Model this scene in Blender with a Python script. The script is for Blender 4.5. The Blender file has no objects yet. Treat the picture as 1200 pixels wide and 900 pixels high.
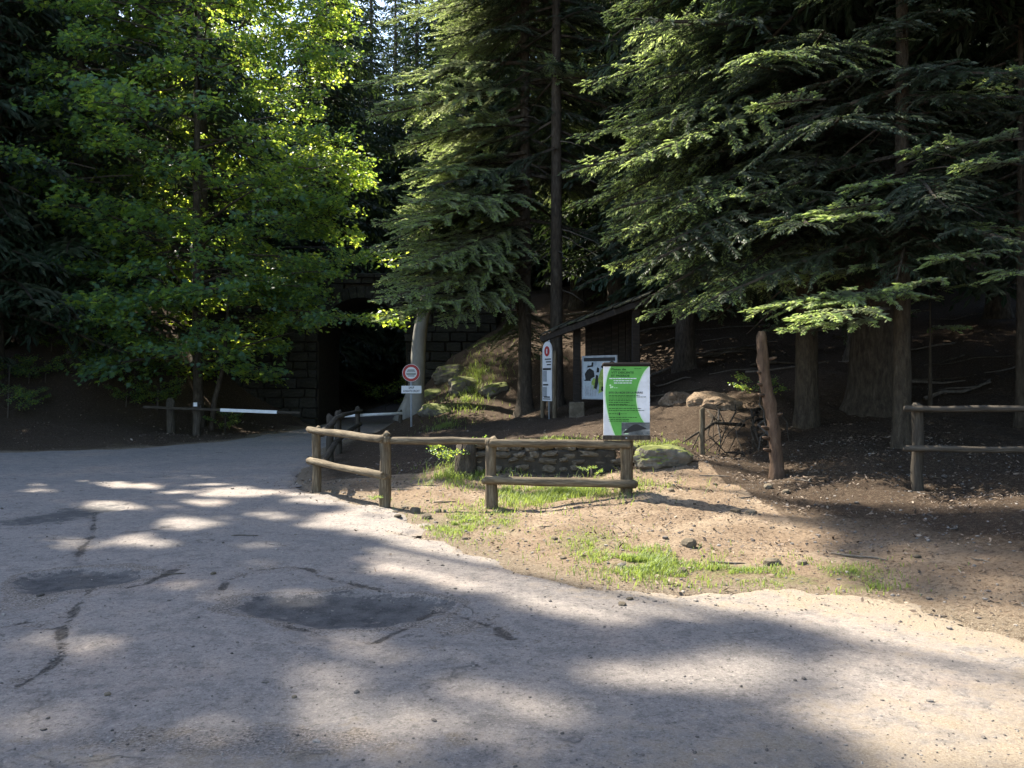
import bpy, bmesh, math, random
import numpy as np
from mathutils import Vector, Matrix, Euler, noise
R = math.radians
sc = bpy.context.scene
COL = sc.collection
random.seed(7); rng = np.random.default_rng(7)

# ------------------------------------------------------------------ camera, light, exposure
F = 970.0; EYE = 1.6
cam_d = bpy.data.cameras.new('camera'); cam = bpy.data.objects.new('camera', cam_d); COL.objects.link(cam)
cam_d.sensor_width = 36; cam_d.lens = 36 * F / 1200; cam_d.clip_end = 1000; cam_d.clip_start = .05
cam.location = (0, 0, EYE); cam.rotation_euler = (R(90), 0, 0)
sc.camera = cam
SUN_EL = R(51); SUN_AZ = math.atan2(-.74, .67)       # the sun stands behind the forest, to the left
S = Vector((math.cos(SUN_EL) * math.sin(SUN_AZ), math.cos(SUN_EL) * math.cos(SUN_AZ), math.sin(SUN_EL)))
w = bpy.data.worlds.new('World'); sc.world = w; w.use_nodes = True
wn = w.node_tree.nodes; bg = wn['Background']
sky = wn.new('ShaderNodeTexSky'); sky.sky_type = 'NISHITA'; sky.sun_disc = False
sky.sun_elevation = SUN_EL; sky.sun_rotation = SUN_AZ; sky.air_density = 1.0; sky.dust_density = 1.2
w.node_tree.links.new(sky.outputs[0], bg.inputs[0]); bg.inputs[1].default_value = .135
sun_d = bpy.data.lights.new('sun', 'SUN'); sun_d.energy = 5.0; sun_d.angle = R(.45); sun_d.color = (1, .93, .80)
sun = bpy.data.objects.new('sun', sun_d); COL.objects.link(sun)
sun.rotation_euler = S.to_track_quat('Z', 'Y').to_euler(); sun.location = (-30, 40, 60)
sc.view_settings.view_transform = 'Standard'; sc.view_settings.look = 'None'
sc.view_settings.exposure = 1.9; sc.view_settings.gamma = 1
sc.cycles.max_bounces = 6; sc.cycles.diffuse_bounces = 4; sc.cycles.transmission_bounces = 3
sc.cycles.glossy_bounces = 2; sc.cycles.transparent_max_bounces = 4

# ------------------------------------------------------------------ helpers
def wp(px, py, Y):                       # a point seen at (px, py) of the photograph, Y metres away
    return Vector(((px - 600) / F * Y, Y, EYE - (py - 450) / F * Y))
def gp(px, py):                          # the same on flat ground
    Y = EYE * F / (py - 450); return ((px - 600) / F * Y, Y)
def new_mat(name):
    m = bpy.data.materials.new(name); m.use_nodes = True
    nt = m.node_tree; return m, nt, nt.nodes['Principled BSDF']
def N(nt, t, **k):
    n = nt.nodes.new(t)
    for a, v in k.items():
        if a in ('inputs',):
            for i, x in v.items(): n.inputs[i].default_value = x
        else: setattr(n, a, v)
    return n
def ramp(nt, fac, stops):
    r = nt.nodes.new('ShaderNodeValToRGB'); e = r.color_ramp.elements
    while len(e) < len(stops): e.new(.5)
    for i, (p, c) in enumerate(stops):
        e[i].position = p; e[i].color = (*c, 1) if len(c) == 3 else c
    nt.links.new(fac, r.inputs[0]); return r.outputs[0]
def noise_tex(nt, vec, scale, detail=6, rough=.6, dist=0):
    n = N(nt, 'ShaderNodeTexNoise'); n.inputs['Scale'].default_value = scale; n.inputs['Detail'].default_value = detail
    n.inputs['Roughness'].default_value = rough; n.inputs['Distortion'].default_value = dist
    if vec is not None: nt.links.new(vec, n.inputs['Vector'])
    return n.outputs['Fac']
def mixc(nt, fac, a, b):
    m = nt.nodes.new('ShaderNodeMix'); m.data_type = 'RGBA'
    for s, v in ((0, fac), (6, a), (7, b)):
        if hasattr(v, 'is_linked'): nt.links.new(v, m.inputs[s])
        else: m.inputs[s].default_value = v if not isinstance(v, tuple) or len(v) == 4 else (*v, 1)
    return m.outputs[2]
def math_n(nt, op, a, b):
    m = nt.nodes.new('ShaderNodeMath'); m.operation = op
    for i, v in enumerate((a, b)):
        if hasattr(v, 'is_linked'): nt.links.new(v, m.inputs[i])
        else: m.inputs[i].default_value = v
    return m.outputs[0]
def bump(nt, b, h, strength, dist):
    n = nt.nodes.new('ShaderNodeBump'); n.inputs['Strength'].default_value = strength; n.inputs['Distance'].default_value = dist
    nt.links.new(h, n.inputs['Height']); nt.links.new(n.outputs[0], b.inputs['Normal'])
def coords(nt, which='Object', scale=(1, 1, 1)):
    t = nt.nodes.new('ShaderNodeTexCoord'); mp = nt.nodes.new('ShaderNodeMapping'); mp.inputs['Scale'].default_value = scale
    nt.links.new(t.outputs[which], mp.inputs[0]); return mp.outputs[0]
def world_pos(nt):
    return nt.nodes.new('ShaderNodeNewGeometry').outputs['Position']
def simple(name, stops, scale=8, stretch=(1, 1, 1), rough=.85, bs=.4, bd=.01, detail=6, rand=0.0, spec=.2):
    m, nt, b = new_mat(name)
    v = coords(nt, 'Object', stretch)
    f = noise_tex(nt, v, scale, detail, .65, .3)
    c = ramp(nt, f, stops)
    if rand:
        oi = nt.nodes.new('ShaderNodeObjectInfo'); hs = nt.nodes.new('ShaderNodeHueSaturation')
        nt.links.new(c, hs.inputs['Color']); nt.links.new(math_n(nt, 'ADD', math_n(nt, 'MULTIPLY', oi.outputs['Random'], rand), 1 - rand / 2), hs.inputs['Value']); c = hs.outputs[0]
    nt.links.new(c, b.inputs['Base Color']); b.inputs['Roughness'].default_value = rough; b.inputs['Specular IOR Level'].default_value = spec
    if bs: bump(nt, b, noise_tex(nt, v, scale * 2.5, 5, .7), bs, bd)
    return m
def leafy(name, lo, hi, trans, tcol, scale=3, rough=.55):
    m, nt, b = new_mat(name)
    ge = nt.nodes.new('ShaderNodeNewGeometry')
    f = math_n(nt, 'ADD', math_n(nt, 'MULTIPLY', noise_tex(nt, ge.outputs['Position'], scale, 3), .6), math_n(nt, 'MULTIPLY', ge.outputs['Random Per Island'], .45))
    c = ramp(nt, f, [(.25, lo), (.85, hi)])
    nt.links.new(c, b.inputs['Base Color']); b.inputs['Roughness'].default_value = rough; b.inputs['Specular IOR Level'].default_value = .5
    t = nt.nodes.new('ShaderNodeBsdfTranslucent'); t.inputs[0].default_value = (*tcol, 1)
    mx = nt.nodes.new('ShaderNodeMixShader'); mx.inputs[0].default_value = trans
    out = nt.nodes['Material Output']
    nt.links.new(b.outputs[0], mx.inputs[1]); nt.links.new(t.outputs[0], mx.inputs[2]); nt.links.new(mx.outputs[0], out.inputs[0])
    return m

def link(o):
    COL.objects.link(o); return o
def tag(o, label=None, cat=None, group=None, kind=None):
    for k, v in (('label', label), ('category', cat), ('group', group), ('kind', kind)):
        if v: o[k] = v
    return o
def empty(name, loc, label, cat, group=None, rz=0):
    o = bpy.data.objects.new(name, None); o.location = loc; o.rotation_euler = (0, 0, rz); o.empty_display_size = .2
    link(o); return tag(o, label, cat, group)
def child(name, me, parent, loc=(0, 0, 0), rot=(0, 0, 0), scale=(1, 1, 1), mat=None, world=True):
    """a part; loc/rot are in the world unless world=False (then in the parent's frame)"""
    o = bpy.data.objects.new(name, me); link(o)
    if mat and not me.materials: me.materials.append(mat)
    o.parent = parent; o.location = loc; o.rotation_euler = rot; o.scale = scale
    if world and parent: o.matrix_parent_inverse = chain_inv(parent)
    return o
def chain_inv(p):
    m = Matrix.Identity(4)
    while p:
        m = Matrix.LocRotScale(p.location, p.rotation_euler, p.scale) @ m if not p.parent else p.matrix_parent_inverse @ Matrix.LocRotScale(p.location, p.rotation_euler, p.scale) @ m
        p = p.parent
    return m.inverted()
def mesh(name, v, f, mats=(), mi=None, smooth=False):
    me = bpy.data.meshes.new(name)
    me.from_pydata([tuple(x) for x in v] if not isinstance(v, np.ndarray) else v.tolist(), [], f if not isinstance(f, np.ndarray) else f.tolist())
    for m in mats: me.materials.append(m)
    if mi is not None: me.polygons.foreach_set('material_index', np.asarray(mi, dtype=np.int32))
    if smooth: me.polygons.foreach_set('use_smooth', np.ones(len(me.polygons), dtype=bool))
    me.update(); return me
def box(name, sx, sy, sz, mat, bev=.006, jit=0, seed=0, center=True):
    bm = bmesh.new(); bmesh.ops.create_cube(bm, size=1)
    r = random.Random(seed)
    for v in bm.verts:
        v.co = Vector((v.co.x * sx, v.co.y * sy, v.co.z * sz + (0 if center else sz / 2)))
        if jit: v.co += Vector((r.uniform(-jit, jit), r.uniform(-jit, jit), r.uniform(-jit, jit)))
    if bev: bmesh.ops.bevel(bm, geom=bm.edges[:], offset=bev, segments=1, affect='EDGES')
    me = bpy.data.meshes.new(name); bm.to_mesh(me); bm.free(); me.materials.append(mat); return me
def tube_vf(pts, rad, sides=8, jit=0, seed=0, cap=True, v0=0):
    r = random.Random(seed); vs = []; fs = []
    pts = [Vector(p) for p in pts]; n = len(pts)
    prev = None
    for i, p in enumerate(pts):
        d = (pts[min(i + 1, n - 1)] - pts[max(i - 1, 0)]).normalized()
        if prev is None: a = d.orthogonal().normalized()
        else: a = (prev - d * prev.dot(d)).normalized()
        prev = a; b = d.cross(a)
        for k in range(sides):
            t = 2 * math.pi * k / sides; rr = rad[i] * (1 + r.uniform(-jit, jit))
            vs.append(p + (a * math.cos(t) + b * math.sin(t)) * rr)
    for i in range(n - 1):
        for k in range(sides):
            k2 = (k + 1) % sides
            fs.append((v0 + i * sides + k, v0 + i * sides + k2, v0 + (i + 1) * sides + k2, v0 + (i + 1) * sides + k))
    if cap:
        fs.append(tuple(v0 + k for k in range(sides))[::-1]); fs.append(tuple(v0 + (n - 1) * sides + k for k in range(sides)))
    return vs, fs
def tube(name, pts, rad, mat, sides=8, jit=0, seed=0, smooth=True):
    v, f = tube_vf(pts, rad, sides, jit, seed)
    me = mesh(name, v, f, [mat], smooth=smooth)
    return me
def log_mesh(name, L, r, mat, seed=0, sides=12):
    """a round timber along +Z from 0 to L, ends chamfered, a little out of true"""
    rd = random.Random(seed)
    zs = [0, .012, .03] + [L * t for t in (.2, .4, .6, .8)] + [L - .03, L - .012, L]
    k = [.8, .93, 1] + [1 + rd.uniform(-.1, .09) for _ in range(4)] + [1, .93, .8]
    pts = [(rd.uniform(-.16, .16) * r, rd.uniform(-.16, .16) * r, z) for z in zs]
    return tube(name, pts, [r * q for q in k], mat, sides, .075, seed)
def between(o, a, b):
    a = Vector(a); b = Vector(b); o.location = a; o.rotation_euler = (b - a).to_track_quat('Z', 'X').to_euler(); return o
def txt(body, size, mat, align='LEFT'):
    c = bpy.data.curves.new('lettering', 'FONT'); c.body = body; c.size = size; c.align_x = align; c.extrude = .0006; c.offset = .022
    o = bpy.data.objects.new('lettering', c); link(o); bpy.context.view_layer.update()
    me = bpy.data.meshes.new_from_object(o.evaluated_get(bpy.context.evaluated_depsgraph_get()))
    bpy.data.objects.remove(o); bpy.data.curves.remove(c); me.name = 'lettering'
    me.materials.clear(); me.materials.append(mat); return me

# ------------------------------------------------------------------ materials
M = {}
M['needle'] = leafy('needles', (.042, .062, .04), (.115, .145, .09), .38, (.28, .34, .15), 2.0, .45)
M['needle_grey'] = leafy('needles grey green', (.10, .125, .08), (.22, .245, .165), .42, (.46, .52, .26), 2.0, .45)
M['shoot'] = leafy('young shoots', (.18, .26, .09), (.34, .43, .19), .48, (.58, .70, .22), 4.0)
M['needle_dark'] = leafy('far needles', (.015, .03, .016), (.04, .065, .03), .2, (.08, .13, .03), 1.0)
M['needle_shaded'] = leafy('shade-painted needles', (.018, .030, .017), (.045, .064, .036), .3, (.12, .17, .06), 2.0, .5)  # needle colour darkened to paint shade onto inner and right-hand boughs
M['maple'] = leafy('broad leaves', (.045, .102, .072), (.08, .152, .09), .46, (.40, .58, .07), 2.5, .38)
M['maple_young'] = leafy('young broad leaves', (.08, .16, .07), (.13, .21, .07), .6, (.78, .88, .10), 2.5, .38)
M['grass'] = leafy('grass', (.10, .15, .035), (.19, .23, .06), .4, (.36, .46, .08), 6)
M['bark'] = simple('bark', [(.3, (.035, .027, .02)), (.55, (.085, .068, .05)), (.75, (.15, .125, .095))], 15, (1, 1, .28), .95, 1, .06, rand=.3)
M['bark_grey'] = simple('grey bark', [(.3, (.14, .13, .11)), (.6, (.24, .225, .195)), (.8, (.34, .32, .28))], 3, (1, 1, .4), .9, .3, .01)
M['bark_red'] = simple('reddish bark', [(.3, (.05, .032, .021)), (.55, (.12, .075, .048)), (.8, (.20, .135, .09))], 14, (1, 1, .25), .9, .8, .02)
M['bark_pale'] = simple('pale bark', [(.3, (.035, .027, .019)), (.55, (.08, .063, .044)), (.8, (.14, .115, .085))], 16, (1, 1, .3), .95, 1, .05)
M['dead'] = simple('dead twig', [(.3, (.06, .05, .04)), (.7, (.16, .135, .11))], 20, (1, 1, .3), .9, .3, .01)
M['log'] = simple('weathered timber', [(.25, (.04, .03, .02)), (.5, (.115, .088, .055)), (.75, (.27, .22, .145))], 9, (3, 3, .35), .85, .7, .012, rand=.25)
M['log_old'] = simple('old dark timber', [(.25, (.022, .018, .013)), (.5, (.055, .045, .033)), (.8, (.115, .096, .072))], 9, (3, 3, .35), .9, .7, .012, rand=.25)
M['plank'] = simple('dark planks', [(.25, (.012, .01, .008)), (.55, (.028, .022, .017)), (.8, (.06, .048, .036))], 6, (.5, 4, 4), .85, .5, .008, rand=.3)
M['shingle'] = simple('mossy roof boards', [(.3, (.02, .017, .013)), (.5, (.045, .04, .028)), (.7, (.06, .075, .028))], 5, (1, 1, 1), .95, .6, .01, rand=.4)
M['white'] = simple('white paint', [(.3, (.62, .62, .60)), (.7, (.8, .8, .78))], 5, (1, 1, 1), .5, .1, .004)
M['board_white'] = simple('board white', [(.3, (.58, .58, .57)), (.55, (.74, .74, .75))], 5, (1, 1, 1), .4, 0)
M['green'] = simple('sign green', [(.3, (.085, .29, .05)), (.65, (.125, .40, .075))], 5, (1, 1, 1), .4, 0)
M['dkgreen'] = simple('dark green print', [(.3, (.006, .035, .006)), (.7, (.008, .045, .008))], 2, rough=.5, bs=0)
M['ltgreen'] = simple('pale green print', [(.3, (.5, .72, .42)), (.7, (.6, .78, .5))], 2, rough=.5, bs=0)
M['black'] = simple('black print', [(.3, (.02, .02, .02)), (.7, (.03, .03, .03))], 2, rough=.5, bs=0)
M['red'] = simple('sign red', [(.3, (.32, .03, .03)), (.7, (.42, .045, .04))], 2, rough=.4, bs=0)
M['signwhite'] = simple('sign white', [(.3, (.6, .6, .6)), (.7, (.72, .72, .72))], 2, rough=.35, bs=0)
M['steel'] = simple('galvanised steel', [(.3, (.22, .23, .24)), (.7, (.36, .37, .38))], 12, rough=.45, bs=.05)
M['iron'] = simple('dark iron', [(.3, (.01, .011, .011)), (.7, (.025, .024, .022))], 12, rough=.6, bs=.2)
M['photo'] = simple('printed hillside', [(.3, (.035, .04, .04)), (.5, (.10, .11, .11)), (.7, (.32, .32, .30))], 5, (1, 1, 2.6), .4, 0)
M['map_field'] = simple('map print', [(.36, (.30, .34, .36)), (.5, (.36, .40, .42)), (.62, (.22, .26, .29))], 5, rough=.4, bs=0)
M['map_green'] = simple('map woods print', [(.35, (.10, .15, .03)), (.5, (.22, .31, .06)), (.7, (.36, .42, .12))], 9, rough=.4, bs=0)
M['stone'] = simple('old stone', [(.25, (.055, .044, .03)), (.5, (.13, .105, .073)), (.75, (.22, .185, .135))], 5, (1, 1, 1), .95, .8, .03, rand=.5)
M['stone_dark'] = simple('blackish stone', [(.25, (.014, .013, .011)), (.5, (.032, .03, .025)), (.75, (.07, .065, .055))], 5, (1, 1, 1), .95, .8, .03, rand=.5)  # near-black stone colour used all over the bridge
M['mortar'] = simple('earthy mortar', [(.3, (.03, .026, .02)), (.7, (.07, .058, .043))], 9, (1, 1, 1), 1, .8, .02)
def pebbles():
    m, nt, b = new_mat('pebbles'); ge = nt.nodes.new('ShaderNodeNewGeometry')
    c = ramp(nt, ge.outputs['Random Per Island'], [(0, (.05, .042, .036)), (.4, (.11, .092, .078)), (.8, (.19, .165, .138)), (1, (.31, .275, .235))])
    c = mixc(nt, ramp(nt, noise_tex(nt, ge.outputs['Position'], 25, 4), [(.4, (.5, .5, .5)), (.6, (0, 0, 0))]), c, (.1, .085, .07)); nt.links.new(c, b.inputs['Base Color']); b.inputs['Roughness'].default_value = .9; return m
M['pebble'] = pebbles()
def litter():
    m, nt, b = new_mat('leaf litter'); ge = nt.nodes.new('ShaderNodeNewGeometry')
    nt.links.new(ramp(nt, ge.outputs['Random Per Island'], [(0, (.045, .03, .02)), (.45, (.12, .08, .052)), (.8, (.20, .145, .10)), (.96, (.24, .185, .13)), (1, (.30, .245, .185))]), b.inputs['Base Color']); b.inputs['Roughness'].default_value = .8; return m
M['litter'] = litter()
def moss_stone():
    m, nt, b = new_mat('mossy stone')
    v = coords(nt, 'Object'); f = noise_tex(nt, v, 5, 6)
    st = ramp(nt, f, [(.3, (.06, .05, .035)), (.7, (.19, .165, .125))])
    ms = ramp(nt, noise_tex(nt, v, 9, 5), [(.3, (.06, .085, .012)), (.7, (.19, .20, .035))])
    g = nt.nodes.new('ShaderNodeNewGeometry'); sx = nt.nodes.new('ShaderNodeSeparateXYZ'); nt.links.new(g.outputs['Normal'], sx.inputs[0])
    k = ramp(nt, math_n(nt, 'ADD', sx.outputs[2], math_n(nt, 'MULTIPLY', noise_tex(nt, v, 11, 6, .75), .7)), [(.85, (0, 0, 0)), (1.2, (.9, .9, .9))])
    nt.links.new(mixc(nt, k, st, ms), b.inputs['Base Color']); b.inputs['Roughness'].default_value = .95
    bump(nt, b, noise_tex(nt, v, 14, 6, .7), .9, .03); return m
M['moss'] = moss_stone()
def soil():
    m, nt, b = new_mat('forest soil')
    p = world_pos(nt)
    ed_ = nt.nodes.new('ShaderNodeAttribute'); ed_.attribute_name = 'edge'
    a = nt.nodes.new('ShaderNodeAttribute'); a.attribute_name = 'humus'
    mo = nt.nodes.new('ShaderNodeAttribute'); mo.attribute_name = 'moss'
    f = noise_tex(nt, p, 1.4, 7, .62); g = noise_tex(nt, p, 22, 6, .75); h = noise_tex(nt, p, 90, 4, .7)
    sand = ramp(nt, f, [(.3, (.215, .15, .098)), (.5, (.29, .212, .142)), (.68, (.39, .30, .21))])
    hum = ramp(nt, g, [(.3, (.025, .018, .012)), (.5, (.062, .044, .03)), (.68, (.15, .11, .075))])
    c = mixc(nt, ramp(nt, math_n(nt, 'ADD', a.outputs['Fac'], math_n(nt, 'MULTIPLY', math_n(nt, 'SUBTRACT', f, .5), .9)), [(.3, (0, 0, 0)), (.7, (1, 1, 1))]), sand, hum)
    c = mixc(nt, ramp(nt, math_n(nt, 'ADD', ed_.outputs['Fac'], math_n(nt, 'MULTIPLY', math_n(nt, 'SUBTRACT', f, .5), 1.2)), [(.3, (0, 0, 0)), (.8, (.9, .9, .9))]), c, ramp(nt, h, [(.34, (.14, .10, .07)), (.48, (.225, .178, .124)), (.66, (.35, .292, .212))]))
    c = mixc(nt, ramp(nt, g, [(.36, (.9, .9, .9)), (.49, (0, 0, 0))]), c, (.085, .055, .037))
    c = mixc(nt, ramp(nt, h, [(.6, (0, 0, 0)), (.7, (.7, .7, .7))]), c, (.45, .37, .285))
    mc = ramp(nt, noise_tex(nt, p, 30, 4), [(.35, (.075, .09, .025)), (.65, (.19, .20, .065))])
    c = mixc(nt, ramp(nt, math_n(nt, 'ADD', mo.outputs['Fac'], math_n(nt, 'MULTIPLY', math_n(nt, 'SUBTRACT', g, .5), 1.6)), [(.4, (0, 0, 0)), (.75, (.85, .85, .85))]), c, mc)
    nt.links.new(c, b.inputs['Base Color']); b.inputs['Roughness'].default_value = .95; b.inputs['Specular IOR Level'].default_value = .1
    bump(nt, b, math_n(nt, 'ADD', g, math_n(nt, 'MULTIPLY', h, .5)), 1, .05); return m
M['soil'] = soil()
def asphalt():
    m, nt, b = new_mat('worn asphalt')
    p = world_pos(nt)
    pa = nt.nodes.new('ShaderNodeAttribute'); pa.attribute_name = 'patch'
    du = nt.nodes.new('ShaderNodeAttribute'); du.attribute_name = 'dust'
    gr = nt.nodes.new('ShaderNodeAttribute'); gr.attribute_name = 'grit'
    cr = nt.nodes.new('ShaderNodeAttribute'); cr.attribute_name = 'crack'
    big = noise_tex(nt, p, .55, 5, .6); mid = noise_tex(nt, p, 5, 7, .7); fine = noise_tex(nt, p, 75, 5, .85)
    c = ramp(nt, big, [(.3, (.195, .178, .163)), (.55, (.25, .215, .188)), (.7, (.30, .235, .19))])
    c = mixc(nt, ramp(nt, mid, [(.36, (.8, .8, .8)), (.52, (0, 0, 0))]), c, (.145, .13, .118))
    gra = noise_tex(nt, p, 30, 4, .75)
    c = mixc(nt, ramp(nt, gra, [(.36, (.8, .8, .8)), (.46, (0, 0, 0))]), c, (.10, .09, .08))
    c = mixc(nt, ramp(nt, gra, [(.56, (0, 0, 0)), (.66, (.6, .6, .6))]), c, (.36, .315, .27))
    c = mixc(nt, ramp(nt, fine, [(.34, (.85, .85, .85)), (.47, (0, 0, 0))]), c, (.075, .068, .062))
    c = mixc(nt, ramp(nt, fine, [(.56, (0, 0, 0)), (.68, (.7, .7, .7))]), c, (.42, .375, .33))
    dk = mixc(nt, ramp(nt, math_n(nt, 'ADD', math_n(nt, 'MULTIPLY', fine, .5), math_n(nt, 'MULTIPLY', noise_tex(nt, p, 7, 6, .7), .5)), [(.4, (0, 0, 0)), (.6, (1, 1, 1))]), (.035, .034, .035), (.11, .104, .098))
    pf = ramp(nt, math_n(nt, 'ADD', pa.outputs['Fac'], math_n(nt, 'MULTIPLY', math_n(nt, 'SUBTRACT', noise_tex(nt, p, 5, 9, .75), .5), 2.2)), [(.42, (0, 0, 0)), (.54, (.8, .8, .8)), (.95, (1, 1, 1))])
    c = mixc(nt, pf, c, dk)
    gc = ramp(nt, noise_tex(nt, p, 60, 4, .8), [(.38, (.05, .042, .036)), (.5, (.17, .14, .115)), (.66, (.36, .31, .26))])
    gf = ramp(nt, math_n(nt, 'ADD', gr.outputs['Fac'], math_n(nt, 'MULTIPLY', math_n(nt, 'SUBTRACT', mid, .5), 1.6)), [(.42, (0, 0, 0)), (.62, (.9, .9, .9))])
    c = mixc(nt, gf, c, gc)
    dc = ramp(nt, noise_tex(nt, p, 85, 5, .85), [(.34, (.14, .10, .07)), (.48, (.225, .178, .124)), (.66, (.35, .292, .212))])
    df = ramp(nt, math_n(nt, 'ADD', du.outputs['Fac'], math_n(nt, 'MULTIPLY', math_n(nt, 'SUBTRACT', mid, .5), 1.4)), [(.35, (0, 0, 0)), (.75, (.9, .9, .9))])
    c = mixc(nt, df, c, dc)
    # cracks
    vo = N(nt, 'ShaderNodeTexVoronoi', feature='DISTANCE_TO_EDGE'); vo.inputs['Scale'].default_value = .42
    wv = nt.nodes.new('ShaderNodeVectorMath'); wv.operation = 'ADD'
    nz = N(nt, 'ShaderNodeTexNoise'); nz.inputs['Scale'].default_value = 2.2; nz.inputs['Detail'].default_value = 6; nt.links.new(p, nz.inputs['Vector'])
    nt.links.new(p, wv.inputs[0]); nt.links.new(nz.outputs['Color'], wv.inputs[1]); nt.links.new(wv.outputs[0], vo.inputs['Vector'])
    ck = ramp(nt, vo.outputs['Distance'], [(.0, (1, 1, 1)), (.012, (0, 0, 0))])
    ckm = math_n(nt, 'MULTIPLY', ck, ramp(nt, noise_tex(nt, p, .8, 3), [(.52, (0, 0, 0)), (.62, (.8, .8, .8))]))
    c = mixc(nt, ckm, c, (.05, .045, .04))
    n14 = noise_tex(nt, p, 16, 6, .8); n2 = noise_tex(nt, p, 3.0, 4, .6)
    crm = ramp(nt, math_n(nt, 'SUBTRACT', math_n(nt, 'ADD', math_n(nt, 'MULTIPLY', n14, .10), math_n(nt, 'MULTIPLY', n2, .16)), cr.outputs['Fac']), [(.105, (0, 0, 0)), (.125, (.9, .9, .9))])
    c = mixc(nt, crm, c, ramp(nt, noise_tex(nt, p, 70, 3, .7), [(.45, (.035, .03, .026)), (.68, (.16, .135, .11))]))
    nt.links.new(c, b.inputs['Base Color']); b.inputs['Roughness'].default_value = .9; b.inputs['Specular IOR Level'].default_value = .22
    hgt = math_n(nt, 'ADD', math_n(nt, 'MULTIPLY', fine, .6), math_n(nt, 'MULTIPLY', mid, .8))
    hgt = math_n(nt, 'SUBTRACT', hgt, math_n(nt, 'MULTIPLY', ckm, .8))
    hgt = math_n(nt, 'SUBTRACT', hgt, crm); bump(nt, b, hgt, .9, .016); return m
M['asphalt'] = asphalt()

# ------------------------------------------------------------------ terrain
road_poly = np.array([(-40, -25), (45, -25), (45, 3.6), (12, 4.6), (5.0, 4.95)] +
    [gp(*q) for q in ((1200, 742), (1120, 722), (1050, 706), (900, 694), (790, 692), (700, 686), (640, 678), (560, 650), (505, 626), (482, 606), (440, 592), (372, 577), (352, 562), (358, 545), (374, 527))] +
    [(-4.75, 24), (-4.3, 29), (-4.25, 34), (-4.4, 46), (-5, 70), (-8.5, 70), (-7.9, 46), (-7.55, 34), (-7.5, 29), (-7.9, 26)] +
    [gp(300, 513), gp(230, 520), gp(150, 526), gp(60, 529), (-12.3, 19.2), (-14.2, 17.0), (-17, 14.2), (-40, 11)])
def in_poly(x, y, P):
    x = np.asarray(x, float); y = np.asarray(y, float); r = np.zeros(x.shape, bool); n = len(P)
    for i in range(n):
        x1, y1 = P[i]; x2, y2 = P[(i + 1) % n]
        if y1 == y2: continue
        c = ((y1 > y) != (y2 > y)) & (x < (x2 - x1) * (y - y1) / (y2 - y1) + x1); r ^= c
    return r
def poly_dist(x, y, P):
    x = np.asarray(x, float); y = np.asarray(y, float); d = np.full(x.shape, 1e9); n = len(P)
    for i in range(n):
        a = P[i]; b = P[(i + 1) % n]; ab = b - a; L = (ab * ab).sum()
        t = np.clip(((x - a[0]) * ab[0] + (y - a[1]) * ab[1]) / max(L, 1e-9), 0, 1)
        d = np.minimum(d, np.hypot(x - a[0] - t * ab[0], y - a[1] - t * ab[1]))
    return d
def sdist(x, y):                                     # > 0 outside the road
    d = poly_dist(x, y, road_poly); return np.where(in_poly(x, y, road_poly), -d, d)
ctrl = []
def C_(px, py, Y): p = wp(px, py, Y); ctrl.append((p.x, p.y, p.z))
for q in ((576, 595, 10.5), (735, 577, 10.5), (655, 588, 10.5), (640, 578, 11.6), (640, 556, 13.0), (700, 556, 13.0), (560, 556, 13.0), (640, 515, 14.2), (720, 512, 14.6),
          (640, 490, 20), (615, 485, 24), (700, 492, 20), (530, 470, 26), (540, 440, 28), (530, 415, 30.5), (500, 505, 21), (470, 520, 19), (440, 545, 15.5), (480, 565, 13),
          (780, 548, 12.4), (760, 580, 10.2), (830, 546, 12.6), (908, 560, 11.8), (860, 527, 14), (850, 472, 16.5), (800, 440, 20), (800, 400, 26), (800, 640, 7.9), (880, 600, 9.6),
          (950, 600, 9.4), (1000, 640, 8), (1025, 480, 16), (945, 500, 15), (1058, 525, 12.5), (1075, 572, 10), (1000, 545, 11.6), (1200, 600, 8), (1200, 680, 6.2), (1150, 500, 14), (1150, 440, 18),
          (1150, 380, 22), (1180, 352, 25.5), (1000, 400, 24), (700, 400, 28), (700, 330, 36), (560, 380, 34), (900, 330, 36), (1100, 300, 36),
          (100, 512, 22), (100, 497, 24), (100, 470, 27), (200, 507, 25.5), (230, 495, 28), (20, 515, 22)): C_(*q)
ctrl += [(-12, 31, 3.0), (-14, 35, 5.4), (-20, 30, 3.2), (-25, 34, 5.5), (-10.5, 31, .8), (-40, 30, 3), (-9.6, 33, 1.4), (-14, 45, 4), (-30, 50, 10), (-2, 37, 5.2), (0, 48, 7), (-10.5, 45, 2), (-1.5, 33, 3.4),
         (20, 12, 1.6), (20, 24, 4.8), (40, 15, 3), (40, 40, 10), (20, 45, 10), (0, 80, 16), (-40, 80, 17), (40, 80, 19), (-80, 60, 14), (80, 60, 16), (80, 5, 1), (14, 8, .7), (30, 6, .4)]
rp = []
for i in range(len(road_poly)):
    a = road_poly[i]; b = road_poly[(i + 1) % len(road_poly)]
    n = max(1, int(np.hypot(*(b - a)) / 3.0)); rp += [a + (b - a) * k / n for k in range(n)]
ctrl += [(x, y, 0.0 if y < 36 else (y - 36) * .02) for x, y in rp] + [(x, y, 0) for x in (-30, -15, 0, 15) for y in (-15, -5, 3)] + [(-8, 8, 0), (-8, 14, 0), (-4, 8, 0), (-6, 40, .1), (-6.2, 55, .4)]
ctrl = np.array(ctrl)
def U(r): return np.where(r > 1e-9, r, 0) ** 1.0      # linear radial basis keeps the ground between its control heights
D = np.hypot(ctrl[:, None, 0] - ctrl[None, :, 0], ctrl[:, None, 1] - ctrl[None, :, 1])
n_c = len(ctrl)
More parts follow.
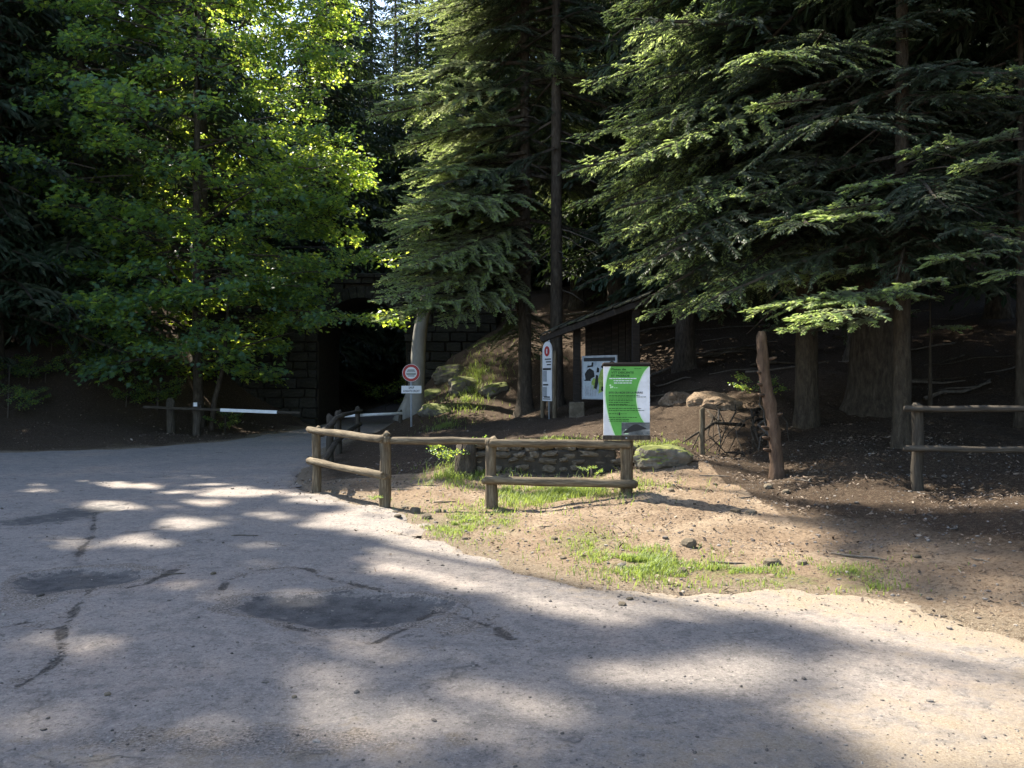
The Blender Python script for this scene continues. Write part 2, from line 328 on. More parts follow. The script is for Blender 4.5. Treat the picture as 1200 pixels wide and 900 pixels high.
A = np.zeros((n_c + 1, n_c + 1)); A[:n_c, :n_c] = U(D) + np.eye(n_c) * -.05; A[:n_c, n_c] = 1; A[n_c, :n_c] = 1
sol = np.linalg.solve(A, np.append(ctrl[:, 2], 0))
def vnoise(x, y, s, seed=0):
    x = np.asarray(x) * s + seed * 17.3; y = np.asarray(y) * s - seed * 9.1
    xi = np.floor(x).astype(int); yi = np.floor(y).astype(int); fx = x - xi; fy = y - yi
    def h(a, b): v = np.sin(a * 127.1 + b * 311.7 + seed * 74.7) * 43758.5453; return v - np.floor(v)
    sx = fx * fx * (3 - 2 * fx); sy = fy * fy * (3 - 2 * fy)
    return (h(xi, yi) * (1 - sx) + h(xi + 1, yi) * sx) * (1 - sy) + (h(xi, yi + 1) * (1 - sx) + h(xi + 1, yi + 1) * sx) * sy - .5
def fbm(x, y, s, o=4, seed=0): return sum(vnoise(x, y, s * 2 ** k, seed + k) * .5 ** k for k in range(o))
def height(x, y, detail=True):
    x = np.asarray(x, float); y = np.asarray(y, float); sh = x.shape; x = x.ravel(); y = y.ravel()
    z = np.empty(len(x))
    for i in range(0, len(x), 20000):
        q = slice(i, i + 20000)
        z[q] = U(np.hypot(x[q, None] - ctrl[None, :, 0], y[q, None] - ctrl[None, :, 1])) @ sol[:n_c] + sol[n_c]
    sd = sdist(x, y); k = np.clip(sd / .9, 0, 1); k = k * k * (3 - 2 * k)
    base = np.where(y > 36, (y - 36) * .02, 0)
    z = base + (z - base) * k
    if detail:
        amp = np.clip(sd / .5, 0, 1) * (.6 + np.clip(sd / 6, 0, 1))
        z += amp * (fbm(x, y, 1.1, 4) * .09 + fbm(x, y, 7, 3, 5) * .028)
        z -= np.clip((-sd - .05) / .1, 0, 1) * .10
    return z.reshape(sh)
def hz(x, y): return float(height(np.array([x]), np.array([y]))[0])
def grid_axis(lo, hi, fine_lo, fine_hi, step, grow=1.14):
    a = list(np.arange(fine_lo, fine_hi + 1e-6, step)); s = step
    while a[-1] < hi: s *= grow; a.append(a[-1] + s)
    s = step
    while a[0] > lo: s *= grow; a.insert(0, a[0] - s)
    return np.array(a)
def hit(px, py, y0=3.0, y1=60):
    """where the line of sight through a pixel of the photograph first meets the ground"""
    Ys = np.concatenate([np.arange(y0, 16, .05), np.arange(16, y1, .2)]); X = (px - 600) / F * Ys; Z = EYE - (py - 450) / F * Ys
    g = height(X, Ys); k = np.nonzero(Z <= g)[0]
    if len(k) == 0: return None
    i = k[0]; return Vector((X[i], Ys[i], g[i]))

GRASS = ((535, 617, 42, 17, 1500, .07), (660, 579, 82, 10, 3600, .14), (600, 578, 35, 8, 900, .08), (545, 556, 45, 12, 1500, .16), (755, 660, 60, 17, 2600, .085), (850, 672, 90, 14, 1100, .06), (930, 680, 60, 10, 500, .06), (1010, 690, 40, 8, 220, .08), (590, 610, 30, 20, 400, .05), (690, 640, 60, 30, 350, .05),
                              (640, 517, 95, 5, 900, .1), (770, 520, 40, 5, 350, .1), (520, 500, 22, 5, 300, .14), (548, 470, 30, 22, 700, .25), (560, 440, 30, 25, 500, .3), (1000, 670, 60, 18, 250, .05))
gx = grid_axis(-220, 220, -6, 8, .055, 1.06); gy = grid_axis(-60, 320, 4.6, 15, .055, 1.05)
GX, GY = np.meshgrid(gx, gy)
def sheet(name, X, Y, Z, keep, mat, attrs):
    ny, nx = X.shape; idx = np.arange(ny * nx).reshape(ny, nx)
    f = np.stack([idx[:-1, :-1], idx[:-1, 1:], idx[1:, 1:], idx[1:, :-1]], -1).reshape(-1, 4)
    if keep is not None: f = f[keep.reshape(-1)]
    used, inv = np.unique(f, return_inverse=True); f = inv.reshape(-1, 4)
    me = mesh(name, np.stack([X.ravel(), Y.ravel(), Z.ravel()], -1)[used], f, [mat], smooth=True)
    for k, v in attrs.items():
        at = me.attributes.new(k, 'FLOAT', 'POINT'); at.data.foreach_set('value', np.ascontiguousarray(v.ravel()[used], dtype=np.float32))
    return link(bpy.data.objects.new(name, me))
GZ = height(GX, GY); SD = sdist(GX, GY)
humus = np.clip((SD - 1.6) / 2.4, 0, 1) * .7 + .12
humus = np.where((GX > 3.2) & (SD > .3), np.clip(humus + (GX - 3.2) * .35, 0, 1), humus)
humus = np.where((GX < -6) & (SD > 0), 1, humus)
humus = np.where((GY < 12.6) & (GX < 3.0) & (GX > -3), np.minimum(humus, .18), humus)
humus = np.where((GY > 13.6), np.maximum(humus, np.clip(.8 + (GY - 13.6) * .3, 0, 1.15)), humus)
def blob(X, Y, cx, cy, rx, ry): return np.exp(-(((X - cx) / rx) ** 2 + ((Y - cy) / ry) ** 2))
mossa = blob(GX, GY, -2.0, 28.5, 1.4, 2.0) * .45
for px, py, rx, ry, n_, h_ in GRASS:
    c_ = hit(px, py); b1 = hit(px, py - ry) or c_; b2 = hit(px, py + ry) or c_; mossa = np.maximum(mossa, blob(GX, GY, c_.x, c_.y, rx / F * c_.y * 1.1, max(.2, min(2, abs(b1.y - b2.y) / 1.8))) * (.62 if c_.y < 13 else .4))
ground = sheet('ground', GX, GY, GZ, None, M['soil'], {'humus': humus, 'moss': mossa, 'edge': np.exp(-np.clip(SD, 0, 9) / .55)}); tag(ground, kind='structure')
# road: its own sheet of real relief on top
rx_ = grid_axis(-38, 44, -7, 5.2, .045, 1.07); ry_ = grid_axis(-24, 68, 3.0, 12, .045, 1.05)
RX, RY = np.meshgrid(rx_, ry_)
RS = sdist(RX + fbm(RX, RY, 2.2, 5, 3) * .45, RY + fbm(RX, RY, 2.2, 5, 8) * .45)
def ell(px, py, rx, ry, tilt=0):
    """an ellipse seen on the road, as a soft 0..1 field"""
    cx, cy = gp(px, py); wx = rx / F * cy; x2, y2 = gp(px, py - ry); x3, y3 = gp(px, py + ry); wy = (y2 - y3) / 2
    dx = (RX - cx); dy = (RY - cy); dx2 = dx * math.cos(tilt) + dy * math.sin(tilt); dy2 = -dx * math.sin(tilt) + dy * math.cos(tilt)
    q = np.sqrt((dx2 / wx) ** 2 + (dy2 / wy) ** 2) + fbm(RX, RY, 2.2, 4, 2) * .5
    return q
patch = np.zeros_like(RX); grit = np.zeros_like(RX); dep = np.zeros_like(RX)
for px, py, rx, ry, kp in ((405, 712, 112, 20, 1), (90, 682, 68, 17, 1), (90, 602, 45, 13, .75), (40, 610, 40, 8, .7), (480, 745, 120, 16, .35), (40, 720, 60, 20, .35)):
    q = ell(px, py, rx, ry); s = np.clip((1.45 - q) / 1.0, 0, 1)
    patch = np.maximum(patch, s * kp); dep = np.maximum(dep, np.clip(1.05 - q, 0, .3) / .3 * (.035 if kp == 1 else .012))
    grit = np.maximum(grit, np.exp(-((q - 1.12) / .13) ** 2) * (.85 if kp == 1 else .45))
for px, py, rx, ry, kp in ((300, 872, 330, 22, .62), (30, 705, 45, 18, .6), (350, 770, 60, 14, .35), (550, 735, 60, 14, .55), (330, 668, 60, 5, .5)):
    q = ell(px, py, rx, ry); grit = np.maximum(grit, np.clip(1.4 - q, 0, .8) / .8 * kp)
def line_dist(lines):
    d = np.full(RX.shape, 9.0)
    for ln in lines:
        q = [np.array(gp(*a)) for a in ln]
        for a, b in zip(q, q[1:]):
            ab = b - a; t = np.clip(((RX - a[0]) * ab[0] + (RY - a[1]) * ab[1]) / (ab @ ab), 0, 1); d = np.minimum(d, np.hypot(RX - a[0] - t * ab[0], RY - a[1] - t * ab[1]))
    return d
crack = np.minimum(line_dist([[(258, 694), (268, 681), (300, 669), (335, 665), (362, 668), (376, 677), (405, 684), (443, 692)], [(318, 728), (345, 738), (380, 745)], [(508, 714), (482, 732), (455, 745), (436, 754)], [(505, 711), (540, 722), (575, 735), (600, 750)],
    [(70, 772), (74, 735), (100, 700), (107, 692)], [(20, 808), (52, 790), (70, 772)], [(90, 662), (97, 642), (108, 630), (112, 600)], [(60, 632), (90, 633), (110, 630)], [(150, 690), (175, 684), (215, 664)], [(0, 735), (30, 728), (60, 738)], [(560, 722), (580, 728), (592, 742)]]), .4)
dep = dep + np.exp(-(crack / .05) ** 2) * .012; grit = np.maximum(grit, np.exp(-(crack / .16) ** 2) * .5)
dust = np.clip(1 + RS / .7, 0, 1) * .5 + np.clip((RX - .2) / 3.5, 0, 1) * np.clip((9 - RY) / 3, 0, 1) * .6 + np.clip((4.5 - RY) / 1.0, 0, 1) * .42
dust = np.clip(dust * (1 - patch * .8), 0, 1)
base_r = np.where(RY > 36, (RY - 36) * .02, 0)
RZ = base_r + .012 + fbm(RX, RY, .6, 4, 1) * .02 - dep + grit * vnoise(RX, RY, 16, 4) * .014 + vnoise(RX, RY, 9, 6) * .004 - np.clip(1 + RS / .12, 0, 1) * .035
keep = (RS[:-1, :-1] + RS[1:, 1:] + RS[:-1, 1:] + RS[1:, :-1]) / 4 < .02
road = sheet('road', RX, RY, RZ, keep, M['asphalt'], {'patch': patch, 'dust': dust, 'grit': grit, 'crack': crack}); tag(road, kind='structure')
def road_z(x, y):
    i = min(max(np.searchsorted(ry_, y), 0), len(ry_) - 1); j = min(max(np.searchsorted(rx_, x), 0), len(rx_) - 1); return float(RZ[i, j])

# ------------------------------------------------------------------ where the sun gets through the canopy
Sv = np.array(S); U_ = np.array(S.cross(Vector((0, 0, 1))).normalized()); V_ = np.cross(Sv, U_)
def uvw(p): p = np.asarray(p, float); return p @ U_, p @ V_, p @ Sv
lit_polys = []; lit_discs = []
def lit_ground(pix, zz=0):
    pts = np.array([(*gp(*q), zz) for q in pix]); u, v, _ = uvw(pts); q = np.stack([u, v], -1); c = q.mean(0); d = np.linalg.norm(q - c, axis=1)[:, None]; lit_polys.append(c + (q - c) * (1 + np.minimum(.22, d * .12) / np.maximum(d, .01)))
def lit_spot(px, py, rx, ry):
    lit_ground([(px + rx * math.cos(t), py + ry * math.sin(t)) for t in np.linspace(0, 2 * math.pi, 14)[:-1]])
def lit_ball(p, r, hard=False): u, v, w_ = uvw(np.array(p)); lit_discs.append((float(u), float(v), float(w_), r, hard))
lit_ground([(470, 600), (520, 572), (570, 556), (700, 545), (800, 545), (890, 545), (905, 570), (935, 605), (975, 655), (1020, 690), (1080, 708), (1200, 742), (1200, 800), (1090, 790), (980, 755), (860, 722), (760, 712), (660, 694), (565, 655), (495, 622)])
lit_ground([(690, 692), (900, 700), (1040, 705), (1260, 745), (1260, 905), (1010, 905), (940, 855), (875, 818), (955, 795), (990, 772), (900, 738), (790, 724), (700, 706)])
lit_ground([(880, 825), (940, 800), (985, 770), (1080, 775), (1260, 790), (1260, 905), (1120, 890), (1000, 860), (920, 845)])
lit_ground([(560, 655), (660, 690), (720, 715), (690, 725), (600, 700), (470, 668), (450, 645), (500, 640)])
for q in ((60, 567, 30, 4.5), (120, 569, 26, 3.5), (240, 570, 26, 3), (290, 579, 60, 6), (245, 592, 40, 5), (210, 615, 38, 8), (175, 641, 28, 7), (320, 612, 25, 4), (405, 790, 66, 18), (470, 855, 62, 24), (600, 850, 50, 22), (800, 785, 85, 20), (400, 590, 50, 6),
          (120, 765, 50, 10), (700, 860, 40, 18), (570, 770, 30, 8)): lit_spot(*q)
lit_ground([(430, 598), (520, 640), (640, 690), (740, 715), (700, 728), (560, 690), (470, 668), (440, 640), (380, 622)])
rd_ = random.Random(12)
for q in ((290, 579, 60, 6), (245, 592, 40, 5), (210, 615, 38, 8), (320, 612, 25, 4), (150, 570, 30, 4), (405, 790, 66, 18), (470, 855, 62, 24), (600, 850, 50, 22), (90, 770, 50, 12), (560, 640, 40, 8), (620, 790, 50, 14), (40, 640, 40, 8), (200, 700, 40, 10), (320, 640, 40, 7), (700, 760, 40, 10), (130, 850, 60, 20), (300, 830, 50, 14)):
    for k in range(4):
        f_ = rd_.uniform(.3, .75); lit_spot(q[0] + rd_.uniform(-1.5, 1.5) * q[2], q[1] + rd_.uniform(-1.4, 1.4) * q[3], q[2] * f_, q[3] * f_)
for k in range(34):
    f_ = rd_.uniform(14, 42); lit_spot(rd_.uniform(0, 900), rd_.uniform(575, 890), f_, f_ * rd_.uniform(.2, .34))
for px, py, Y, r in ((360, 60, 25, 2.3), (335, 5, 25, 2.1), (395, 120, 25, 1.6), (275, 0, 25, 1.1), (340, 130, 25, 1.0), (480, 90, 23, 2.0), (500, 220, 23, 1.8), (470, 310, 23, 1.0), (520, 10, 23, 2.0), (560, 330, 24, 1.6),
                     (750, 110, 13, 1.6), (740, 230, 13, 1.4), (820, 50, 13, 1.4), (780, 300, 13, 1.2), (740, 370, 13, .8), (850, 180, 13, 1.0), (720, 20, 13, 1.2), (960, 355, 10.6, .7), (920, 370, 10.4, .5), (1000, 240, 11, .6), (1075, 335, 10.5, .4), (1130, 190, 11, .5), (1170, 95, 12, .5),
                     (1130, 360, 23, .9), (1190, 358, 24, .9), (540, 450, 27.5, 1.5), (575, 475, 25, 1.1), (590, 487, 23, 1.0), (520, 478, 25, .7), (700, 335, 36, 1.2), (840, 460, 16.5, .7), (493, 445, 26, .4), (440, 478, 40, 1.0), (420, 500, 24, .5)):
    lit_ball(wp(px, py, Y), r, (890 < px) or (py > 440))
for q in ((-2.9, 12.3), (-2.3, 11.5), (-1.65, 10.7), (-1.0, 10.6), (-.3, 10.5), (.5, 10.5), (1.3, 10.5)): lit_ball((q[0], q[1] - .05, .85), .5, True)
def lets_sun(P, slack=0.0, discs=True):
    """True for points that would throw shade on a place the photograph shows in sun"""
    P = np.atleast_2d(np.asarray(P, float)); u, v, w_ = uvw(P); r = np.zeros(len(P), bool)
    un = u + .45 * vnoise(u, v, 1.3, 1) + .2 * vnoise(u, v, 4, 2); vn = v + .45 * vnoise(u, v, 1.3, 3) + .2 * vnoise(u, v, 4, 4)
    for poly in lit_polys:
        lo = poly.min(0); hi = poly.max(0); k = (un > lo[0]) & (un < hi[0]) & (vn > lo[1]) & (vn < hi[1])
        if k.any(): r[k] |= in_poly(un[k], vn[k], poly)
    for a, b, c, rad, hard in lit_discs:
        if discs or hard: r |= (np.hypot(u - a, v - b) < rad + slack) & (w_ > c + rad * 1.1)
    return r

# ------------------------------------------------------------------ foliage
class Fol:
    """sprigs: crossed lozenges (needle shoots)"""
    def __init__(s): s.P = []; s.D = []; s.L = []; s.W = []; s.M = []; s.N = []
    def add(s, p, d, l, w_, m=0, n=None): s.P.append(p); s.D.append(d); s.L.append(l); s.W.append(w_); s.M.append(m); s.N.append(n if n is not None else (0, 0, 1))
    def arrays(s): return [np.array(a, float) for a in (s.P, s.D, s.L, s.W, s.M, s.N)]
def sprig_mesh(name, P, D, L, W, Mi, Nn, mats, stems=None, cross=True):
    n = len(P); D = D / np.linalg.norm(D, axis=1)[:, None]
    side = np.cross(D, Nn); ln = np.linalg.norm(side, axis=1); bad = ln < 1e-3; side[bad] = (1, 0, 0); ln[bad] = 1; side /= ln[:, None]
    up = np.cross(side, D); mid = P + D * (L * .5)[:, None]; tip = P + D * L[:, None]
    if cross:
        V = np.stack([P, mid + side * (W / 2)[:, None], tip, mid - side * (W / 2)[:, None], mid + up * (W / 2.4)[:, None], mid - up * (W / 2.4)[:, None]], 1).reshape(-1, 3)
        b = (np.arange(n) * 6)[:, None]
        Fq = np.stack([b + np.array([0, 1, 2, 3]), b + np.array([0, 4, 2, 5])], 1).reshape(-1, 4); mi = np.repeat(Mi, 2)
    else:
        V = np.stack([P, mid + side * (W / 2)[:, None], tip, mid - side * (W / 2)[:, None]], 1).reshape(-1, 3)
        Fq = (np.arange(n) * 4)[:, None] + np.array([0, 1, 2, 3]); mi = Mi
    V = V.tolist(); Fq = Fq.tolist(); mi = mi.astype(int).tolist()
    if stems:
        for pts, rad, m, sides in stems:
            v, f = tube_vf(pts, rad, sides, 0, 0, False, len(V)); V += [tuple(x) for x in v]; Fq += f; mi += [m] * len(f)
    return mesh(name, V, Fq, mats, mi)
def bough_data(L, seed, droop=.25, hang=.3, step=.11, spread=.42, young=.25, fine=True, hairy=.0):
    r = random.Random(seed); f = Fol(); stems = []
    def ax(s):
        t = s / L
        return Vector((s * (1 - .06 * t), .05 * L * math.sin(t * 2.2 + seed), -droop * L * t * t + .42 * droop * L * t ** 3.2))
    stems.append(([ax(L * t) for t in (0, .2, .4, .6, .8, 1)], [.013 * L * (1 - .8 * t) + .004 for t in (0, .2, .4, .6, .8, 1)], 0, 4))
    s = .14 * L
    while s < L:
        t = s / L
        for sd in (-1, 1):
            if r.random() < .1: continue
            l2 = (spread * L * min(1, (1 - t) * 1.25 + .08) * (.35 + .65 * min(1, t * 3.2)) + .07) * r.uniform(.45, 1.2)
            p0 = ax(s + r.uniform(-.03, .03)); ang = R(r.uniform(32, 74)); d = Vector((math.cos(ang), sd * math.sin(ang), r.uniform(-.12, .16)))
            hg = hang * r.uniform(.6, 1.4)
            def q(u): return p0 + d * u + Vector((0, 0, -hg * u * u / max(l2, .3) * 1.0))
            if fine:
                stems.append(([q(0), q(l2 * .5), q(l2 * .95)], [.007, .005, .003], 0, 3))
                u = .03
                while u < l2:
                    tu = u / l2; dd = (q(u + .02) - q(u)).normalized(); lat = dd.cross(Vector((0, 0, 1))).normalized()
                    for s3 in (-1, 1):
                        l3 = (.065 + .12 * (1 - tu) * min(1, l2)) * r.uniform(.5, 1.4)
                        dn = Vector((0, 0, -hang * r.uniform(.2, 1.1) * (1 if hairy == 0 else 1 + hairy) + r.uniform(-.35, .35)))
                        d3 = (dd * .75 + lat * s3 * .72 + dn).normalized()
                        yg = (t > .55 or tu > .55) and r.random() < young
                        f.add(q(u), d3, l3, .026 * r.uniform(.75, 1.4), 2 if yg else 1)
                    u += .042 * r.uniform(.75, 1.3)
                f.add(q(l2 * .92), (q(l2) - q(l2 * .9)), .11, .03, 2 if r.random() < young * 2.2 else 1)
            else:
                u = 0
                while u < l2:
                    dd = (q(u + .05) - q(u)); lat = Vector((r.uniform(-.5, .5), r.uniform(-.5, .5), r.uniform(-.6, .1) * (.4 + hang)))
                    f.add(q(u), dd.normalized() + lat, .26 * r.uniform(.7, 1.3), .085 * r.uniform(.7, 1.3), 2 if r.random() < young * .3 else 1)
                    u += .15
        s += step * r.uniform(.8, 1.2)
    for k in range(5): f.add(ax(L * (.86 + .03 * k)), (ax(L) - ax(L * .9)) + Vector((0, r.uniform(-.05, .05), r.uniform(-.03, .05))), .16, .04, 2 if r.random() < young * 2 else 1)
    return f, stems
BOUGH = {}
def bough_mesh(kind, L, seed):
    key = (kind, L, seed)
    if key not in BOUGH:
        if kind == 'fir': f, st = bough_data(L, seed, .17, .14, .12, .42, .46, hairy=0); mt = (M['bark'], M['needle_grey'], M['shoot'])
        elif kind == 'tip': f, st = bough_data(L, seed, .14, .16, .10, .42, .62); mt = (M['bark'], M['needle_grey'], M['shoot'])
        elif kind == 'dark': f, st = bough_data(L, seed + 7, .22, .3, .17, .38, .10, hairy=.1); mt = (M['bark'], M['needle_shaded'], M['needle'])  # this kind carries its shade in the needle colour
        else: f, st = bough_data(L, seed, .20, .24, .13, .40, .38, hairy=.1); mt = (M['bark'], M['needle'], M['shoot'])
        BOUGH[key] = sprig_mesh('bough', *f.arrays(), mt, st)
    return BOUGH[key]
SIZES = (1.0, 1.8, 2.8, 4.0)
def trunk_mesh(H, r0, mat, seed=0, flare=1.5, sides=14, lean=(0, 0), top=.12, bend=.0):
    rd = random.Random(seed); zs = [-.5, -.12, .06, .25, .55, 1.0, 1.7] + [H * k / 12 for k in range(2, 13) if H * k / 12 > 2]
    rad = [r0 * (1 + (flare - 1) * math.exp(-max(z, 0) / .28)) * (1 - (1 - top) * max(0, z) / H) for z in zs]
    pts = [(lean[0] * z / H + bend * math.sin(z / H * 5 + seed), lean[1] * z / H + bend * math.cos(z / H * 4 + seed) - bend * math.cos(seed), z) for z in zs]
    return tube('trunk', pts, rad, mat, sides, .05, seed)
def plant_boughs(root, trunk_xy, z0, kind, hb, H, Rm, n, seed, az=None, taper=.75, droop=(8, 22), keep=None, lo_scale=1, test=True, young_to=None):
    """boughs round a trunk; az limits the directions (centre, half width)"""
    r = random.Random(seed); made = 0
    for i in range(n):
        t = (i + r.random()) / n; h = hb + (H - hb) * t ** 1.15
        a = i * 2.39996 + r.uniform(-.4, .4)
        if az: a = az[0] + (r.random() * 2 - 1) * az[1]
        L = Rm * (1 - ((h - hb) / (H - hb)) ** 1.3 * taper) * r.uniform(.7, 1.08) * (lo_scale if t < .12 else 1)
        if L < .35: continue
        size = min(SIZES, key=lambda q: abs(math.log(q / L))); me = bough_mesh(kind, size, r.randrange(2) + 1)
        p = Vector((trunk_xy[0](h) if callable(trunk_xy[0]) else trunk_xy[0], trunk_xy[1], z0 + h)); pitch = R(r.uniform(*droop)) * (1 - .9 * t)
        d = Vector((math.cos(a), math.sin(a), -math.tan(pitch)))
        pts = [p + d * L * k for k in (.35, .65, .95)]
        if keep and not keep(p, a, L, pts): continue
        if test and lets_sun(pts, 0, test != 'ground').any(): continue
        child('bough', me, root, p, (r.uniform(-.28, .28), pitch, a), (L / size,) * 3); made += 1
    return made
def dead_branches(root, x, y, z0, lo, hi, n, rad, seed, L=(.5, 1.6)):
    r = random.Random(seed)
    for i in range(n):
        h = r.uniform(lo, hi); a = r.uniform(0, 2 * math.pi); l = r.uniform(*L); p = Vector((x, y, z0 + h)); d = Vector((math.cos(a), math.sin(a), r.uniform(-.35, .2)))
        pts = [p + d * l * t + Vector((r.uniform(-.05, .05), r.uniform(-.05, .05), -.25 * l * t * t)) for t in (0, .25, .5, .75, 1)]
        child('dead_branch', tube('dead_branch', [q - p for q in pts], [.022, .017, .013, .009, .004], M['dead'], 5, 0, i), root, p)
def conifer_crown(seed, H, hb, Rm, n, prune=None, dark=True, taper=.85, step=.2):
    """one joined crown made of coarse boughs; prune(P) drops sprigs"""
    r = random.Random(seed); proto = [bough_data(L_, s_, .22, .35, step, .42, .15, False) for L_, s_ in ((3.2, 1), (3.2, 2), (3.2, 3), (1.6, 4))]
    proto = [(f.arrays(), st) for f, st in proto]; acc = [[], [], [], [], [], []]; stems = []
    for i in range(n):
        t = (i + r.random()) / n; h = hb + (H - hb) * t; L = Rm * (1 - t ** 1.4 * taper) * r.uniform(.65, 1.1)
        k = r.randrange(3) if L > 2 else 3; ar, st = proto[k]; s_ = L / (3.2 if k < 3 else 1.6)
        m = Matrix.Translation((0, 0, h)) @ Euler((r.uniform(-.2, .2), R(r.uniform(6, 22)) * (1 - t), i * 2.39996 + r.uniform(-.4, .4))).to_matrix().to_4x4()
        m3 = np.array(m.to_3x3()); P = (ar[0] * s_) @ m3.T + np.array(m.translation)
        kp = np.ones(len(P), bool) if prune is None else ~prune(P)
        Dr = ar[1] @ m3.T
        for q, v in zip(acc, (P[kp], Dr[kp], (ar[2] * (.6 + .4 * s_))[kp], (ar[3] * (.7 + .3 * s_))[kp], ar[4][kp], (ar[5] @ m3.T)[kp])): q.append(v)
        pts = [m @ (Vector(p) * s_) for p in st[0][0]]; 
        if prune is None or not prune(np.array([p[:] for p in pts])).any(): stems.append((pts, [x * s_ for x in st[0][1]], 0, 4))
    acc = [np.concatenate(a) for a in acc]
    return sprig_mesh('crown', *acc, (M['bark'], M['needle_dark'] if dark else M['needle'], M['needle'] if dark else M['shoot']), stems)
def leaf_bough(L, seed, n, mats, flat=.16):
    """a spray of lobed leaves in a loose plate at the end of a forked branch"""
    r = random.Random(seed); V = []; Fc = []; mi = []; stems = []
    def stem(pts, rad):
        v, f = tube_vf(pts, rad, 4, 0, 0, False, len(V)); V.extend(tuple(x) for x in v); Fc.extend(f); mi.extend([0] * len(f))
    ax = lambda t: Vector((L * t, .08 * L * math.sin(3 * t + seed), L * (.10 * t - .16 * t * t)))
    stem([ax(t) for t in (0, .25, .5, .75, 1)], [.012 * L, .01 * L, .007 * L, .005 * L, .003])
    twigs = [(ax, 1.0, 0)]
    for k in range(8):
        t0 = .25 + .08 * k; sd = 1 if k % 2 else -1; an = R(r.uniform(30, 62)); l = L * r.uniform(.3, .55) * (1.15 - t0 * .5); p0 = ax(t0)
        d = Vector((math.cos(an), sd * math.sin(an), r.uniform(-.12, .12)))
        fn = (lambda p0, d, l: (lambda t: p0 + d * l * t + Vector((0, 0, -.1 * l * t * t))))(p0, d, l)
        twigs.append((fn, l / L, 1)); stem([fn(0), fn(.5), fn(1)], [.006 * L, .004 * L, .002])
    lobes = [(0, -.08), (.14, -.30), (.34, -.52), (.40, -.22), (.72, -.34), (.66, -.12), (1.05, 0), (.66, .12), (.72, .34), (.40, .22), (.34, .52), (.14, .30), (0, .08)]
    for i in range(n):
        fn, rel, kd = twigs[min(len(twigs) - 1, int(r.random() ** .8 * len(twigs)))]
        t = r.uniform(.2, 1) ** .7; p = fn(t) + Vector((r.gauss(0, .10), r.gauss(0, .12), r.gauss(0, flat * .55))) * (.5 + .3 * L)
        a = r.uniform(-1.9, 1.9); s = r.uniform(.085, .185); e = Euler((r.gauss(0, .4), r.gauss(.35, .35), a)); m3 = e.to_matrix()
        b = len(V); V.extend(tuple(p + m3 @ Vector((x * s, y * s, -.18 * s * (x * x + 1.4 * y * y)))) for x, y in lobes)
        Fc.append(tuple(range(b, b + len(lobes)))); mi.append(2 if r.random() < .3 else 1)
    return mesh('bough', V, Fc, mats, mi)
LEAF_BOUGHS = [leaf_bough(2.4, s, 250, (M['bark'], M['maple'], M['maple_young'])) for s in range(5)]
CROWN = [conifer_crown(11, 20, 1.2, 3.6, 150), conifer_crown(12, 25, 2.5, 4.0, 170), conifer_crown(13, 16, .8, 3.2, 130)]

# ------------------------------------------------------------------ bridge
BX, BY, BR, SP = -5.82, 32.0, 1.70, 3.25; DECK = 5.7; BL, BRI = -12.5, -.6
bridge = empty('stone_bridge', (BX, BY, 0), 'dark stone arch bridge carrying an iron railing over the road at the back', 'bridge')
def arch_core():
    V = []; Fc = []
    def q(a, b, c, d): i = len(V); V.extend([a, b, c, d]); Fc.append((i, i + 1, i + 2, i + 3))
    y0, y1 = BY + .14, BY + 4
    ths = [math.pi * k / 20 for k in range(21)]
    for yy in (y0, y1):
        q((BL, yy, -1), (BX - BR, yy, -1), (BX - BR, yy, SP), (BL, yy, SP)); q((BX + BR, yy, -1), (BRI, yy, -1), (BRI, yy, SP), (BX + BR, yy, SP))
        q((BL, yy, SP), (BX - BR, yy, SP), (BX - BR, yy, DECK), (BL, yy, DECK)); q((BX + BR, yy, SP), (BRI, yy, SP), (BRI, yy, DECK), (BX + BR, yy, DECK))
        for a, b in zip(ths, ths[1:]):
            xa, za, xb, zb = BX + BR * math.cos(a), SP + BR * math.sin(a), BX + BR * math.cos(b), SP + BR * math.sin(b)
            q((xa, yy, za), (xb, yy, zb), (xb, yy, DECK), (xa, yy, DECK))
    for a, b in zip(ths, ths[1:]):
        xa, za, xb, zb = BX + BR * math.cos(a), SP + BR * math.sin(a), BX + BR * math.cos(b), SP + BR * math.sin(b)
        q((xa, y0, za), (xb, y0, zb), (xb, y1, zb), (xa, y1, za))
    for sx in (-1, 1): q((BX + sx * BR, y0, -1), (BX + sx * BR, y1, -1), (BX + sx * BR, y1, SP), (BX + sx * BR, y0, SP))
    q((BL, y0, DECK), (BRI, y0, DECK), (BRI, y1, DECK), (BL, y1, DECK))
    q((BL, y0, -1), (BL, y1, -1), (BL, y1, DECK), (BL, y0, DECK)); q((BRI, y0, -1), (BRI, y1, -1), (BRI, y1, DECK), (BRI, y0, DECK))
    return mesh('core', V, Fc, [M['mortar']])
child('core', arch_core(), bridge)
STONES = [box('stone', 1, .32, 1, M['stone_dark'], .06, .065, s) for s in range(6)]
rs = random.Random(5)
z = -.1; row = 0
